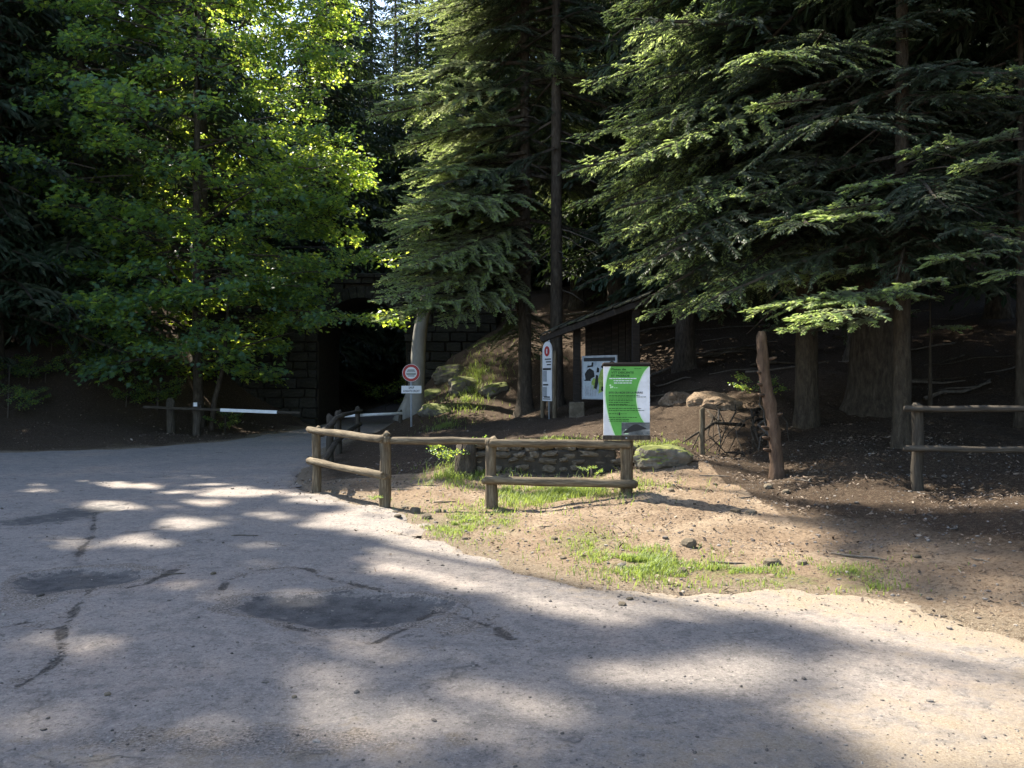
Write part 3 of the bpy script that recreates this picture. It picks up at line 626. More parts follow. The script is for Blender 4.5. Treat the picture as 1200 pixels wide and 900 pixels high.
while z < DECK - .05:
    hgt_ = rs.uniform(.30, .42)
    if z + hgt_ > DECK - .05: hgt_ = DECK - z
    zm = z + hgt_ / 2
    half = BR + .02 if zm < SP else (math.sqrt(max(0, (BR + .44) ** 2 - (zm - SP) ** 2)) if zm - SP < BR + .44 else 0)
    for lo, hi in ((BL, BX - half), (BX + half, BRI)):
        x = lo - (rs.uniform(0, .5) if lo == BL else 0)
        while x < hi - .12:
            wd = min(rs.uniform(.45, .95), hi - x)
            if hi - x - wd < .2: wd = hi - x
            xc = x + wd / 2
            if zm > float(hz(xc, BY - .2)) - .3:
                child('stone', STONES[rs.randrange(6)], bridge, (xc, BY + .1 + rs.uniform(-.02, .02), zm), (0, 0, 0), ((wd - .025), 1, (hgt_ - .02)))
            x += wd
    z += hgt_; row += 1
for k in range(19):
    a = math.pi * (k + .5) / 19; da = math.pi / 19 / 2 - .006; y0, y1 = BY - .1, BY + .5
    pr = [(BR - .01, -da), (BR + .42, -da), (BR + .42, da), (BR - .01, da)]
    v = [(r_ * math.cos(a + t), y, r_ * math.sin(a + t)) for y in (y0, y1) for r_, t in pr]
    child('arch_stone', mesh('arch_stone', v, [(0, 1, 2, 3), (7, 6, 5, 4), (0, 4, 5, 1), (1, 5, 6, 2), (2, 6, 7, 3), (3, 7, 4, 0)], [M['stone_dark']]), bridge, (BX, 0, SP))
x = BL
while x < BRI:
    child('coping_stone', box('coping_stone', 1.16, .5, .16, M['stone_dark'], .02, .01, row), bridge, (x + .6, BY + .12, DECK + .08)); x += 1.2
x = BL + .3; top = DECK + .16
while x < BRI:
    child('railing_post', tube('railing_post', [(0, 0, 0), (0, 0, 1.05)], [.028, .024], M['iron'], 6), bridge, (x, BY + .1, top)); x += .6
for zz in (.5, 1.04): child('railing_bar', tube('railing_bar', [(BL, 0, 0), (BRI, 0, 0)], [.024, .024], M['iron'], 6), bridge, (0, BY + .1, top + zz))

# ------------------------------------------------------------------ fences and barriers
P1 = Vector((-2.90, 12.3, 0)); P2 = Vector((-1.64, 10.7, 0)); P3 = Vector((-.26, 10.5, hz(-.26, 10.5))); P4 = Vector((1.46, 10.5, hz(1.46, 10.5)))
B1 = Vector((-3.58, 16.3, 0)); B2 = Vector((-3.86, 18.4, 0)); B3 = Vector((-4.6, 24.6, 0))
for p in (P1, P2, B1, B2, B3): p.z = hz(p.x, p.y)
fence = empty('log_fence', P1, 'low round timber fence running along the road edge and in front of the stone wall', 'fence')
def post(parent, p, top, r=.075, mat='log', seed=0, name='post'):
    o = child(name, log_mesh(name, top - p.z + .3, r, M[mat], seed), parent); between(o, (p.x, p.y, p.z - .3), (p.x, p.y, top)); return o
def rail(parent, a, b, r=.05, mat='log', seed=0, name='rail'):
    a = Vector(a); b = Vector(b); o = child(name, log_mesh(name, (b - a).length, r, M[mat], seed), parent); return between(o, a, b)
for i, (p, t, r) in enumerate(((P1, .95, .065), (P2, .95, .075), (P3, .90, .075), (P4, .90, .08))): post(fence, p, t, r, 'log', i)
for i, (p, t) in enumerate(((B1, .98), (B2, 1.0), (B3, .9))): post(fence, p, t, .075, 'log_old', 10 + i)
d12 = (P2 - P1).normalized()
def up(p, z): return Vector((p.x, p.y, z))
rail(fence, up(P1, .92) - d12 * .2 + Vector((-.02, -.09, 0)), up(P2, .885) + d12 * .02 + Vector((-.03, -.05, 0)), .05, 'log', 21)
rail(fence, up(P1, .45) - d12 * .2 + Vector((-.02, -.09, 0)), up(P2, .42) + d12 * .06 + Vector((-.03, -.05, 0)), .05, 'log', 22)
rail(fence, up(P2, .875) + Vector((.03, .0, 0)), up(P3, .87) + Vector((.05, .03, 0)), .045, 'log', 23)
rail(fence, up(P3, .862) + Vector((-.02, -.09, 0)), up(P4, .835) + Vector((.02, -.09, 0)), .05, 'log', 24)
rail(fence, up(P3, .40) + Vector((-.1, -.1, 0)), up(P4, .335) + Vector((.1, -.11, 0)), .055, 'log', 25)
for i, (a, b, za, zb) in enumerate(((P1, B1, .86, .9), (B1, B2, .9, .9), (B2, B3, .9, .8), (P1, B1, .4, .42), (B1, B2, .42, .45), (B2, B3, .45, .4))):
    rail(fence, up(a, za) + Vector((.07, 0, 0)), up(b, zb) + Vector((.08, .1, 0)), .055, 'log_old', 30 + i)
for p, z, s in ((P2, .88, 1), (P2, .42, 2), (P3, .865, 3), (P3, .4, 4), (P4, .335, 5)):      # bolt collars where rails meet the posts
    child('collar', tube('collar', [(0, 0, -.045), (0, 0, -.02), (0, 0, .02), (0, 0, .045)], [.07, .085, .085, .07], M['log'], 10, .06, s), fence, (p.x, p.y - .005, z))
# swing barrier at the left
def hp(px, py, Y): p = wp(px, py, Y); return Vector((p.x, p.y, hz(p.x, p.y)))
G1 = hp(200, 508, 25.6); G2 = hp(231, 512, 25.2)
gate = empty('barrier_gate', G2, 'dark timber swing barrier with a white painted section, between two posts under the broadleaf tree', 'barrier')
post(gate, G1, 1.08, .13, 'log_old', 40); post(gate, G2, 1.04, .13, 'log_old', 41)
child('reflector', box('reflector', .11, .02, .12, M['white'], .003), gate, (G2.x, G2.y - .14, .98))
ya = 25.0
a = wp(168, 477, ya); b = wp(352, 484, ya - .2); o = child('beam', box('beam', .075, .06, (b - a).length, M['log_old'], .01, 0, 0, False), gate); between(o, a, b)
a, b = a.lerp(b, (259 - 168) / 184), a.lerp(b, (325 - 168) / 184); o = child('white_bar', box('white_bar', .095, .095, (b - a).length, M['white'], .006, 0, 0, False), gate); between(o, a, b)
# white pole across the footpath
a = wp(404, 487.5, 24.5); b = wp(471, 484.5, 25.3)
pole = empty('barrier_pole', (b.x, b.y, hz(b.x, b.y)), 'white horizontal pole closing the gap between the fence end and the leaning grey trunk', 'barrier')
o = child('pole', tube('pole', [(0, 0, 0), (0, 0, (b - a).length)], [.045, .045], M['white'], 10), pole); between(o, a, b)
pb = Vector((b.x - .06, b.y + .08, hz(b.x, b.y))); post(pole, pb, b.z + .08, .06, 'log_old', 44, 'stand_post')
# right-hand fence
Q1 = hp(1075, 572, 10.0); Q2 = Vector((6.5, 9.3, hz(6.5, 9.3))); Q3 = Vector((9.0, 8.8, hz(9.0, 8.8)))
rf = empty('log_fence', Q1, 'shaded timber rail fence beside the slim tree at the right edge', 'fence')
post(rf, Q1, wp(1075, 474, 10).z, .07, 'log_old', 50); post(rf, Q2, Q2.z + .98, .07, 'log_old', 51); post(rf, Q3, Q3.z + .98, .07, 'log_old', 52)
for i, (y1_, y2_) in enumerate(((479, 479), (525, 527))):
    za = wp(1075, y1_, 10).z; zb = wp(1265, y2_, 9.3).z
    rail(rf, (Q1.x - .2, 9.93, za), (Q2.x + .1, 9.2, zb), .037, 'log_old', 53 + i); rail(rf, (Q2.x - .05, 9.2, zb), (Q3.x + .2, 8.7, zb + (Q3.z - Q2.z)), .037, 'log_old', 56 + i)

# ------------------------------------------------------------------ green information board on the end post
SW, SH = .58, .865; sx0 = wp(707, 430, 10.38).x; sz0 = wp(707, 510, 10.38).z; sy = 10.36
info = empty('information_board', (P4.x, sy, P4.z), 'green and white mountain bike information board mounted on the end post of the low fence', 'sign')
child('plate', box('plate', SW, .016, SH, M['board_white'], .003), info, (sx0 + SW / 2, sy, sz0 + SH / 2))
def uv(px, py): return Vector((sx0 + (px - 140) / 438 * SW, 0, sz0 + SH - (py - 127) / 650 * SH))
def spline(pts, n=10):
    out = []
    for i in range(len(pts) - 1):
        p0 = pts[max(i - 1, 0)]; p1 = pts[i]; p2 = pts[i + 1]; p3 = pts[min(i + 2, len(pts) - 1)]
        for k in range(n):
            t = k / n; out.append(tuple(.5 * (2 * b_ + (c_ - a_) * t + (2 * a_ - 5 * b_ + 4 * c_ - d_) * t * t + (3 * b_ - a_ - 3 * c_ + d_) * t ** 3) for a_, b_, c_, d_ in zip(p0, p1, p2, p3)))
    return out + [pts[-1]]
left = spline([(207, 127.5), (178, 200), (158, 310), (155, 400), (172, 540), (205, 670), (246, 776.5)]); right = spline([(566, 127.5), (515, 190), (468, 300), (446, 420), (462, 530), (492, 610), (522, 655)])
def flat(name, L_, R_, mat, y, parent, conv=uv):
    k = len(L_); V = [conv(*p) for p in L_] + [conv(*p) for p in R_]
    V = [Vector((p.x, y, p.z)) for p in V]; V2 = [p + Vector((0, .002, 0)) for p in V]; n = len(V)
    return child(name, mesh(name, V, [tuple(range(k)) + tuple(range(n - 1, k - 1, -1))], [mat]), parent)
flat('green_field', left + [(310, 776.5), (310, 655)], right, M['green'], sy - .0105, info)
def band(name, L_, R_, wl, mat, y):                      # pale rim along a curved edge
    return flat(name, L_, [(p[0] + wl, p[1]) for p in L_], mat, y, info)
band('pale_edge', right, None, 9, M['ltgreen'], sy - .0125); band('pale_edge', [(p[0] - 5, p[1]) for p in left], None, 9, M['ltgreen'], sy - .0125)
flat('landscape_picture', [(309, 656), (309, 776)], [(577, 656), (577, 776)], M['photo'], sy - .013, info)
flat('picture_slope', spline([(330, 745), (400, 690), (450, 672), (500, 690), (545, 712)]), [(330 + 215 * t, 760 - 45 * t) for t in (0, .3, .6, 1)], M['black'], sy - .0145, info)
for i, (px, py, ww) in enumerate(((338, 762, 36), (345, 725, 26))): flat('picture_hut', [(px, py - 5), (px, py + 4)], [(px + ww, py - 5), (px + ww, py + 4)], M['ltgreen'], sy - .0145, info)
def lettering(body, px, py, hpx, mat, wpx=None, name='lettering', parent=info, y=sy - .0128):
    me = txt(body, 1, mat); xs = [v.co.x for v in me.vertices]; w0 = max(xs) - min(xs); cap = max(v.co.y for v in me.vertices)
    s_ = hpx / 650 * SH / .72; sx_ = s_ if not wpx else wpx / 438 * SW / w0
    p = uv(px, py); return child(name, me, parent, (p.x, y, p.z), (R(90), 0, 0), (sx_, s_, s_))
lettering('Pistes de', 212, 166, 19, M['dkgreen'], 138); lettering('VTT DESCENTE', 212, 196, 19, M['dkgreen'], 214); lettering('ET FREERIDE', 212, 226, 19, M['dkgreen'], 172)
lettering('SITE DU BOIS DE LA PIERRE', 188, 384, 18, M['black'], 322)
def dashes(px, py, wd, ht, mat, seed, gap=.2):           # lines of print too small to read
    r = random.Random(seed); V = []; Fc = []; x = px
    while x < px + wd:
        l = min(r.uniform(8, 34), px + wd - x); p = uv(x, py - ht / 2); q_ = uv(x + l, py + ht / 2); i = len(V)
        V += [(p.x, sy - .0131, p.z), (q_.x, sy - .0131, p.z), (q_.x, sy - .0131, q_.z), (p.x, sy - .0131, q_.z)]; Fc.append((i, i + 1, i + 2, i + 3)); x += l + r.uniform(3, 6)
    child('print_line', mesh('print_line', V, Fc, [mat]), info)
for i, (px, py, wd, ht) in enumerate(((195, 243, 255, 8), (235, 264, 175, 7), (238, 285, 170, 7), (236, 330, 40, 4))): dashes(px, py, wd, ht, M['ltgreen'] if i == 3 else M['board_white'], i)
for i, (py, x2) in enumerate(((402, 480), (416, 545), (436, 420), (451, 420), (468, 385), (485, 370), (494, 440), (525, 495), (543, 530), (574, 265), (608, 455), (627, 380), (643, 380))): dashes(188, py, x2 - 188, 5.5, M['dkgreen'], 10 + i)
dashes(300, 574, 60, 4, M['dkgreen'], 40); dashes(430, 150, 70, 4, M['dkgreen'], 41)
for px, py in ((203, 307), (222, 322), (208, 326)): flat('emblem', [(px - 10, py), (px, py + 11)], [(px, py - 11), (px + 11, py)], M['ltgreen'], sy - .0125, info)
flat('bicycle_emblem', [(272, 564), (272, 584)], [(278, 564), (278, 584)], M['black'], sy - .0125, info); flat('bicycle_emblem', [(284, 562), (284, 588)], [(296, 562), (296, 588)], M['black'], sy - .0125, info)
t_ = child('top_board', box('top_board', SW + .02, .12, .05, M['plank'], .014), info, (sx0 + SW / 2, sy + .03, sz0 + SH + .022))
child('bottom_board', box('bottom_board', SW + .02, .05, .055, M['log_old'], .006), info, (sx0 + SW / 2, sy + .012, sz0 - .03))
for sx_ in (-.24, .24): child('back_batten', box('back_batten', .05, .035, SH + .05, M['log_old'], .004), info, (sx0 + SW / 2 + sx_, sy + .028, sz0 + SH / 2))
child('bolt', tube('bolt', [(0, 0, 0), (0, -.012, 0)], [.012, .01], M['steel'], 8), info, (P4.x - .03, sy - .012, sz0 - .035))

# ------------------------------------------------------------------ road sign
RSP = wp(482, 437, 24.0); rb = hz(RSP.x, RSP.y)
rsign = empty('road_sign', (RSP.x, 24.0, rb), 'round white red-rimmed prohibition sign above a small white plate before the grey trunk', 'road sign')
child('pole', tube('pole', [(0, 0, -.4), (0, 0, RSP.z + .2 - rb)], [.03, .03], M['steel'], 10), rsign, (RSP.x, 24.0, rb))
def disc(name, r, mat, y, th=.012, n=32):
    V = [(r * math.cos(2 * math.pi * k / n), yy, r * math.sin(2 * math.pi * k / n)) for yy in (0, th) for k in range(n)]
    return mesh(name, V, [tuple(range(n)), tuple(range(2 * n - 1, n - 1, -1))] + [(k, (k + 1) % n, n + (k + 1) % n, n + k) for k in range(n)], [mat])
for nm, r, mt, y in (('back_disc', .255, 'signwhite', 23.96), ('red_ring', .245, 'red', 23.955), ('white_disc', .170, 'signwhite', 23.95)): child(nm, disc(nm, r, M[mt], y), rsign, (RSP.x, y, RSP.z))
for i, (dz, ww) in enumerate(((.085, .20), (.05, .25), (-.01, .29), (-.05, .27), (-.09, .2))):
    child('print_line', box('print_line', ww, .002, .022, M['dkgreen' if i == 2 else 'black'], 0), rsign, (RSP.x, 23.9485, RSP.z + dz))
PZ = wp(482, 456.5, 24).z
child('plate', box('plate', .58, .012, .22, M['signwhite'], .004), rsign, (RSP.x + .01, 23.95, PZ))
for body, dz, hh, wd in (('SAUF', .03, .06, .16), ('AYANTS DROIT', -.07, .06, .48)):
    me = txt(body, 1, M['black']); xs = [v.co.x for v in me.vertices]; s_ = wd / (max(xs) - min(xs))
    child('lettering', me, rsign, (RSP.x + .01 - wd / 2, 23.9415, PZ + dz), (R(90), 0, 0), (s_, hh / .72, hh / .72))

# ------------------------------------------------------------------ tall notice between two posts
NX, NY = wp(641.5, 450, 21).x, 21.0; nb = hz(NX, NY)
nt_ = empty('notice_panel', (NX, NY, nb), 'narrow round-topped notice panel with a red roundel between two slim posts', 'sign', rz=R(-62))
def nchild(name, me, x, y, z): return child(name, me, nt_, (x, y, z), (0, 0, 0), world=False)
NW = .46; zb, zt = 1.17 - nb, 2.68 - nb
prof = [(-NW / 2, zb), (NW / 2, zb), (NW / 2, zt - .23)] + [(NW / 2 * math.cos(t), zt - .23 + .23 * math.sin(t)) for t in np.linspace(.2, math.pi - .2, 9)] + [(-NW / 2, zt - .23)]
n = len(prof); V = [(x, y, z) for y in (-.012, .012) for x, z in prof]
nchild('panel', mesh('panel', V, [tuple(range(n)), tuple(range(2 * n - 1, n - 1, -1))] + [(k, (k + 1) % n, n + (k + 1) % n, n + k) for k in range(n)], [M['signwhite']]), 0, 0, 0)
nchild('red_roundel', disc('red_roundel', .13, M['red'], 0, .004), 0, -.017, zt - .25); nchild('white_mark', box('white_mark', .05, .003, .12, M['signwhite'], 0), 0, -.0195, zt - .25)
for i, (x, z, ww, hh, mt) in enumerate(((.05, zt - .45, .3, .03, 'black'), (.08, zt - .52, .26, .03, 'black'), (.1, zt - .59, .2, .03, 'black'), (0, zt - .70, .4, .05, 'iron'), (-.1, zt - .88, .2, .28, 'steel'), (-.06, zt - 1.10, .26, .04, 'black'), (-.1, zt - 1.28, .2, .25, 'steel'), (0, zb + .1, .3, .03, 'black'), (0, zb + .05, .36, .02, 'black'))):
    nchild('print_block', box('print_block', ww, .003, hh, M[mt], 0), x, -.016 - .0006 * i, z)
for sx_, tp in ((-.30, 2.35 - nb), (.30, 2.42 - nb)):
    o = nchild('post', log_mesh('post', tp + .35, .06, M['log'], 60 + int(sx_ * 10)), sx_, .03, -.35)
nchild('pole', tube('pole', [(0, 0, 0), (0, 0, 2.9 - nb + .3)], [.022, .022], M['steel'], 8), 0, .05, -.3)

# ------------------------------------------------------------------ shelter with a map board
SA, SB, SC_, SD_ = wp(634, 391, 19.2), wp(762, 344, 18.4), wp(768, 339, 20.3), wp(650, 383, 21.1)
shel = empty('wooden_shelter', (1.6, 19.8, hz(1.6, 19.8)), 'small dark wooden shelter with a sloping mossy board roof between the firs', 'shelter')
nb_ = 12
for k in range(nb_):
    t0, t1 = k / nb_, (k + 1) / nb_ - .008; lift = Vector((0, 0, .014 * (k % 2)))
    a_, b_, c_, d_ = SA.lerp(SB, t0), SA.lerp(SB, t1), SD_.lerp(SC_, t1), SD_.lerp(SC_, t0)
    off = Vector((0, random.uniform(-.05, .05), 0)); q = [p + lift for p in (a_ + off, b_ + off, c_, d_)]; th = Vector((0, 0, -.035))
    v = q + [p + th for p in q]
    child('roof_board', mesh('roof_board', v, [(0, 1, 2, 3), (7, 6, 5, 4), (0, 4, 5, 1), (1, 5, 6, 2), (2, 6, 7, 3), (3, 7, 4, 0)], [M['shingle']]), shel)
for a_, b_ in ((SA, SB), (SD_, SC_)):
    o = child('purlin', box('purlin', .14, .12, (b_ - a_).length, M['plank'], .01, 0, 0, False), shel); dn = Vector((0, .1 if a_ is SA else -.1, -.13)); between(o, a_ + dn, b_ + dn)
def roof_z(x, y):
    nrm = (SB - SA).cross(SD_ - SA); return SA.z - (nrm.x * (x - SA.x) + nrm.y * (y - SA.y)) / nrm.z
for i, (px, Y) in enumerate(((676, 19.5), (745, 18.8), (676, 20.9), (741, 20.1))):
    x = (px - 600) / F * Y; g = hz(x, Y); o = child('post', box('post', .17, .17, roof_z(x, Y) - .06 - g + .3, M['plank'], .012, 0, 0, False), shel, (x, Y, g - .3))
    if i < 2: child('footing', box('footing', .34, .34, .5, M['stone'], .02, .01, 3, False), shel, (x, Y, g - .1))
for k in range(7):
    t = k / 7; x0_ = 1.64 + .2; x1_ = 2.92; x = x0_ + (x1_ - x0_) * (t + 1 / 14); Y = 20.75 - .75 * t; zlo = hz(x, Y) + .35; zhi = roof_z(x, Y) - .12
    child('wall_board', box('wall_board', (x1_ - x0_) / 7 + .02, .03, zhi - zlo, M['plank'], .004, 0, 0, False), shel, (x, Y, zlo), (0, 0, R(-33)))
A_ = wp(683, 418, 19.3); B_ = wp(723, 411, 18.6); mz0 = wp(684, 467, 19.3).z; mW = math.hypot(B_.x - A_.x, B_.y - A_.y); mH = A_.z - mz0; rz = math.atan2(B_.y - A_.y, B_.x - A_.x)
mb = empty('map_board', (A_.x, A_.y, mz0), 'framed trail map board with green areas hanging tilted in the wooden shelter', 'sign', rz=rz)
def mchild(name, me, x, y, z, rot=(0, 0, 0)): return child(name, me, mb, (x, y, z), rot, world=False)
mchild('panel', box('panel', mW, .02, mH, M['map_field'], .003), mW / 2, 0, mH / 2)
for x, z, ww, hh in ((mW / 2, mH, mW + .03, .03), (mW / 2, 0, mW + .03, .03), (0, mH / 2, .03, mH - .03), (mW, mH / 2, .03, mH - .03)): mchild('frame_bar', box('frame_bar', ww, .035, hh, M['steel'], .003), x, -.004, z)
mchild('title_band', box('title_band', mW * .92, .004, mH * .085, M['black'], 0), mW / 2, -.0125, mH * .925)
def mpoly(name, pts, mat, y): 
    V = [(x * mW, y, z * mH) for x, z in pts]; mchild(name, mesh(name, V, [tuple(range(len(V)))], [mat]), 0, 0, 0)
mpoly('map_woods', [(.47, .12), (.62, .18), (.80, .1), (.95, .2), (.93, .5), (.86, .72), (.72, .78), (.55, .68), (.46, .45), (.50, .3)], M['map_green'], -.0135)
mpoly('map_woods', [(.28, .2), (.42, .24), (.42, .44), (.34, .5), (.27, .4)], M['map_green'], -.0135)
for i, pts in enumerate(([(.07, .58), (.14, .68), (.22, .72), (.34, .66), (.37, .52), (.27, .48), (.2, .42), (.1, .44)], [(.35, .25), (.42, .22), (.47, .38), (.47, .55), (.40, .56), (.38, .4)], [(.14, .74), (.32, .76), (.33, .86), (.28, .86), (.27, .79), (.16, .78)], [(.06, .42), (.25, .42), (.25, .45), (.06, .45)], [(.42, .62), (.5, .62), (.5, .72), (.44, .74)], [(.55, .74), (.64, .70), (.7, .8), (.6, .82)], [(.55, .2), (.66, .16), (.68, .24), (.58, .3)])): mpoly('map_dark_area', pts, M['iron'], -.0145 - .0005 * i)
for i in range(5): mpoly('map_column', [(.08 + .07 * i, .06), (.12 + .07 * i, .06), (.12 + .07 * i, .32 - .03 * (i % 3)), (.08 + .07 * i, .32 - .03 * (i % 3))], M['steel'], -.0142)
mchild('map_circle', disc('map_circle', mH * .11, M['iron'], 0, .003, 20), mW * .87, -.0165, mH * .77)

# ------------------------------------------------------------------ low stone wall and mossy block behind the fence
def rock(name, sx, sy, sz, seed, mat, sub=2, boxy=.7):
    bm = bmesh.new(); bmesh.ops.create_icosphere(bm, subdivisions=sub, radius=.5)
    for v in bm.verts:
        q = v.co.copy(); k = max(abs(q.x), abs(q.y), abs(q.z)) / .5; q = q.lerp(q / max(k, .2) * .82, boxy)
        d = noise.noise(v.co * 3.1 + Vector((seed * 7.7, 0, 0))) * .2 + noise.noise(v.co * 8 + Vector((0, seed * 3.3, 0))) * .10 + noise.noise(v.co * 19 + Vector((0, 0, seed * 2.1))) * .035
        v.co = Vector((q.x * sx, q.y * sy, q.z * sz)) * (1 + d)
    me = bpy.data.meshes.new(name); bm.to_mesh(me); bm.free(); me.materials.append(mat); return me
WX0, WX1, WY = -.62, 1.62, 13.0; wz = min(hz(.2, WY - .2), hz(1.2, WY - .2)); wtop = wp(640, 524, WY).z
lw = empty('stone_wall', ((WX0 + WX1) / 2, WY, wz), 'low rough stone retaining wall in shade behind the timber fence', 'wall')
child('core', box('core', WX1 - WX0, .5, wtop - wz + .3, M['mortar'], .03, .02, 1, False), lw, ((WX0 + WX1) / 2, WY + .205, wz - .35))
WST = [rock('stone', 1, 1, 1, s, M['stone'], 2) for s in range(8)]
z = wz - .08; rw = random.Random(9)
while z < wtop - .02:
    h_ = rw.uniform(.10, .15); x = WX0 + rw.uniform(-.05, .03)
    while x < WX1:
        l = rw.uniform(.11, .36); k_ = rw.uniform(.8, 1.35); child('stone', WST[rw.randrange(8)], lw, (x + l / 2, WY + .09 + rw.uniform(-.05, .04), z + h_ / 2 + rw.uniform(-.02, .02)), (rw.uniform(-.2, .2), rw.uniform(-.16, .16), rw.uniform(-.15, .15)), (l * 1.1, .34, h_ * k_)); x += l
    z += h_ * .95
x = WX0
while x < WX1 + .1:
    l = rw.uniform(.3, .5); child('top_stone', rock('top_stone', l * 1.1, .62, .14, rw.randrange(99), M['moss']), lw, (x + l / 2, WY + .22, wtop + .0)); x += l
p = wp(779, 541, 12.5)
tag(link(bpy.data.objects.new('boulder', rock('boulder', .92, .7, .42, 3, M['moss'], 4, .4))), 'flat boulder topped with yellow moss at the right end of the low stone wall', 'boulder').location = (p.x, p.y + .2, hz(p.x, p.y) + .10)
p = wp(546, 545, 13.0); g = hz(p.x, 13.0)
st = tag(link(bpy.data.objects.new('tree_stump', tube('tree_stump', [(0, 0, -.2), (0, 0, .05), (.01, 0, .3), (.02, .01, .52)], [.26, .2, .17, .165], M['bark'], 14, .08, 4))), 'dark upright stump at the left end of the low stone wall', 'stump'); st.location = (p.x, 13.0, g)

# ------------------------------------------------------------------ trees one can tell apart
def tree(name, x, y, H, r0, mat, label, seed=0, group=None, cat='tree', **k):
    g = hz(x, y); t = empty(name, (x, y, g), label, cat, group); child('trunk', trunk_mesh(H, r0, M[mat], seed, **k), t, (x, y, g)); return t, g
PI = math.pi
# fir A, left of the shelter
xA, yA = wp(615, 485, 24).x, 24.0
tA, gA = tree('fir_tree', xA, yA, 27, .20, 'bark', 'tall fir with bright needles on its left side and a straight bare lower trunk', 1, flare=1.9)
def keepA(p, a, L, pts):
    h = p.z - gA; cx = math.cos(a); fy = math.sin(a)
    if h < 9 and fy < -.15 and cx > -.55: return False
    if h < 5.5 and cx > .1: return False
    if h > 8 and lets_sun(pts).any() and random.random() < .65: return False
    return pts[-1].z > gA + 2.5 or pts[-1].x > xA - 2.0
plant_boughs(tA, (xA, yA), gA, 'dark', 2.4, 26.5, 4.9, 120, 21, keep=keepA, taper=.8, droop=(8, 26), test='ground')  # shaded interior and right side painted with the darker needles
plant_boughs(tA, (xA, yA), gA, 'fir', 2.6, 20, 5.3, 120, 22, az=(PI, 1.0), keep=keepA, taper=.15, droop=(6, 28), test='ground')  # sunlit left side gets the lighter needle colour
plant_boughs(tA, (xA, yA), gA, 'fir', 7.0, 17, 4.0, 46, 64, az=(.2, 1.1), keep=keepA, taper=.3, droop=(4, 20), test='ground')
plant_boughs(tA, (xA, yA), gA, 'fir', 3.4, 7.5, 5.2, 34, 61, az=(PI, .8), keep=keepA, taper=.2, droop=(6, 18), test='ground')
dead_branches(tA, xA, yA, gA, 2.0, 9, 16, .02, 31)
xB, yB = wp(652, 490, 23).x, 23.0
tB, gB = tree('fir_tree', xB, yB, 26, .19, 'bark', 'dark-trunked fir standing just right of the bright fir, behind the notice panel', 2)
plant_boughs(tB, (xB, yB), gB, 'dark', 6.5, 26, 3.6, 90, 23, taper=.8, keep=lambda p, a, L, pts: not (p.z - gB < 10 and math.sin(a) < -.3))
dead_branches(tB, xB, yB, gB, 3, 9, 14, .02, 32)
# spruce C, right of the green board
xC, yC = wp(945, 500, 15).x, 15.0
tC, gC = tree('spruce_tree', xC, yC, 21, .20, 'bark_pale', 'spruce with hanging curtains of bright-tipped twigs above the green board', 3, flare=1.25)
def keepC(p, a, L, pts): 
    e = pts[-1]; return not (e.z < 3.3 and e.x > 4.2 and math.sin(a) < 0) and not (e.z < 2.9)
plant_boughs(tC, (xC, yC), gC, 'dark', 2.6, 9.5, 4.4, 58, 24, keep=keepC, taper=.85, droop=(10, 24), test='ground')  # shade of the inner crown painted by darker needles
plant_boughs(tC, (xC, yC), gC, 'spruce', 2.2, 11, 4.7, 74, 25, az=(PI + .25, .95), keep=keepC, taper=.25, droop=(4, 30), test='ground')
dead_branches(tC, xC, yC, gC, 2.3, 7, 26, .02, 33, (.8, 2.2))
xD, yD = wp(1025, 480, 16).x, 16.0
tD, gD = tree('fir_tree', xD, yD, 30, .48, 'bark', 'old fir with a very thick ridged trunk at the right', 4, flare=1.35)
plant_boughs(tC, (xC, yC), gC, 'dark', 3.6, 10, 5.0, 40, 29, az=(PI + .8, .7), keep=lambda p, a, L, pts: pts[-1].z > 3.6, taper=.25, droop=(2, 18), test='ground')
def upper_crown(t, x, y, g, H, hb, Rm, n, seed):
    base = np.array((x, y, g)); child('crown', conifer_crown(seed, H, hb, Rm, n, prune=lambda P: lets_sun(P + base), taper=.7, step=.17), t, (x, y, g))
upper_crown(tC, xC, yC, gC, 21, 8.6, 4.6, 150, 310)
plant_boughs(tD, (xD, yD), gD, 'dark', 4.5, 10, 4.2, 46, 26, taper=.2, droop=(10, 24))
upper_crown(tD, xD, yD, gD, 30, 9, 4.6, 170, 311)
dead_branches(tD, xD, yD, gD, 3, 9, 26, .02, 34, (.8, 2.4))
xE, yE = wp(1057, 525, 12.5).x, 12.5
tE, gE = tree('fir_tree', xE, yE, 15, .135, 'bark_pale', 'slim pale-trunked fir with fresh light green branch tips by the right fence', 5, flare=1.25)
def keepE(p, a, L, pts):
    e = pts[-1]; return e.z > 2.3 and not (e.x > 6.6 and e.z < 3.9) and not (e.z < 3.6 and e.x > 4.9 and math.sin(a) < -.2)
upper_crown(tE, xE, yE, gE, 15.5, 7.6, 3.4, 110, 312)
plant_boughs(tE, (xE, yE), gE, 'dark', 2.0, 8.5, 2.9, 26, 27, keep=keepE, taper=.8, droop=(-2, 16), test='ground')
plant_boughs(tE, (xE, yE), gE, 'dark', 3.2, 10, 3.2, 34, 41, az=(PI + 1.0, 1.2), keep=keepE, taper=.5, droop=(2, 20))
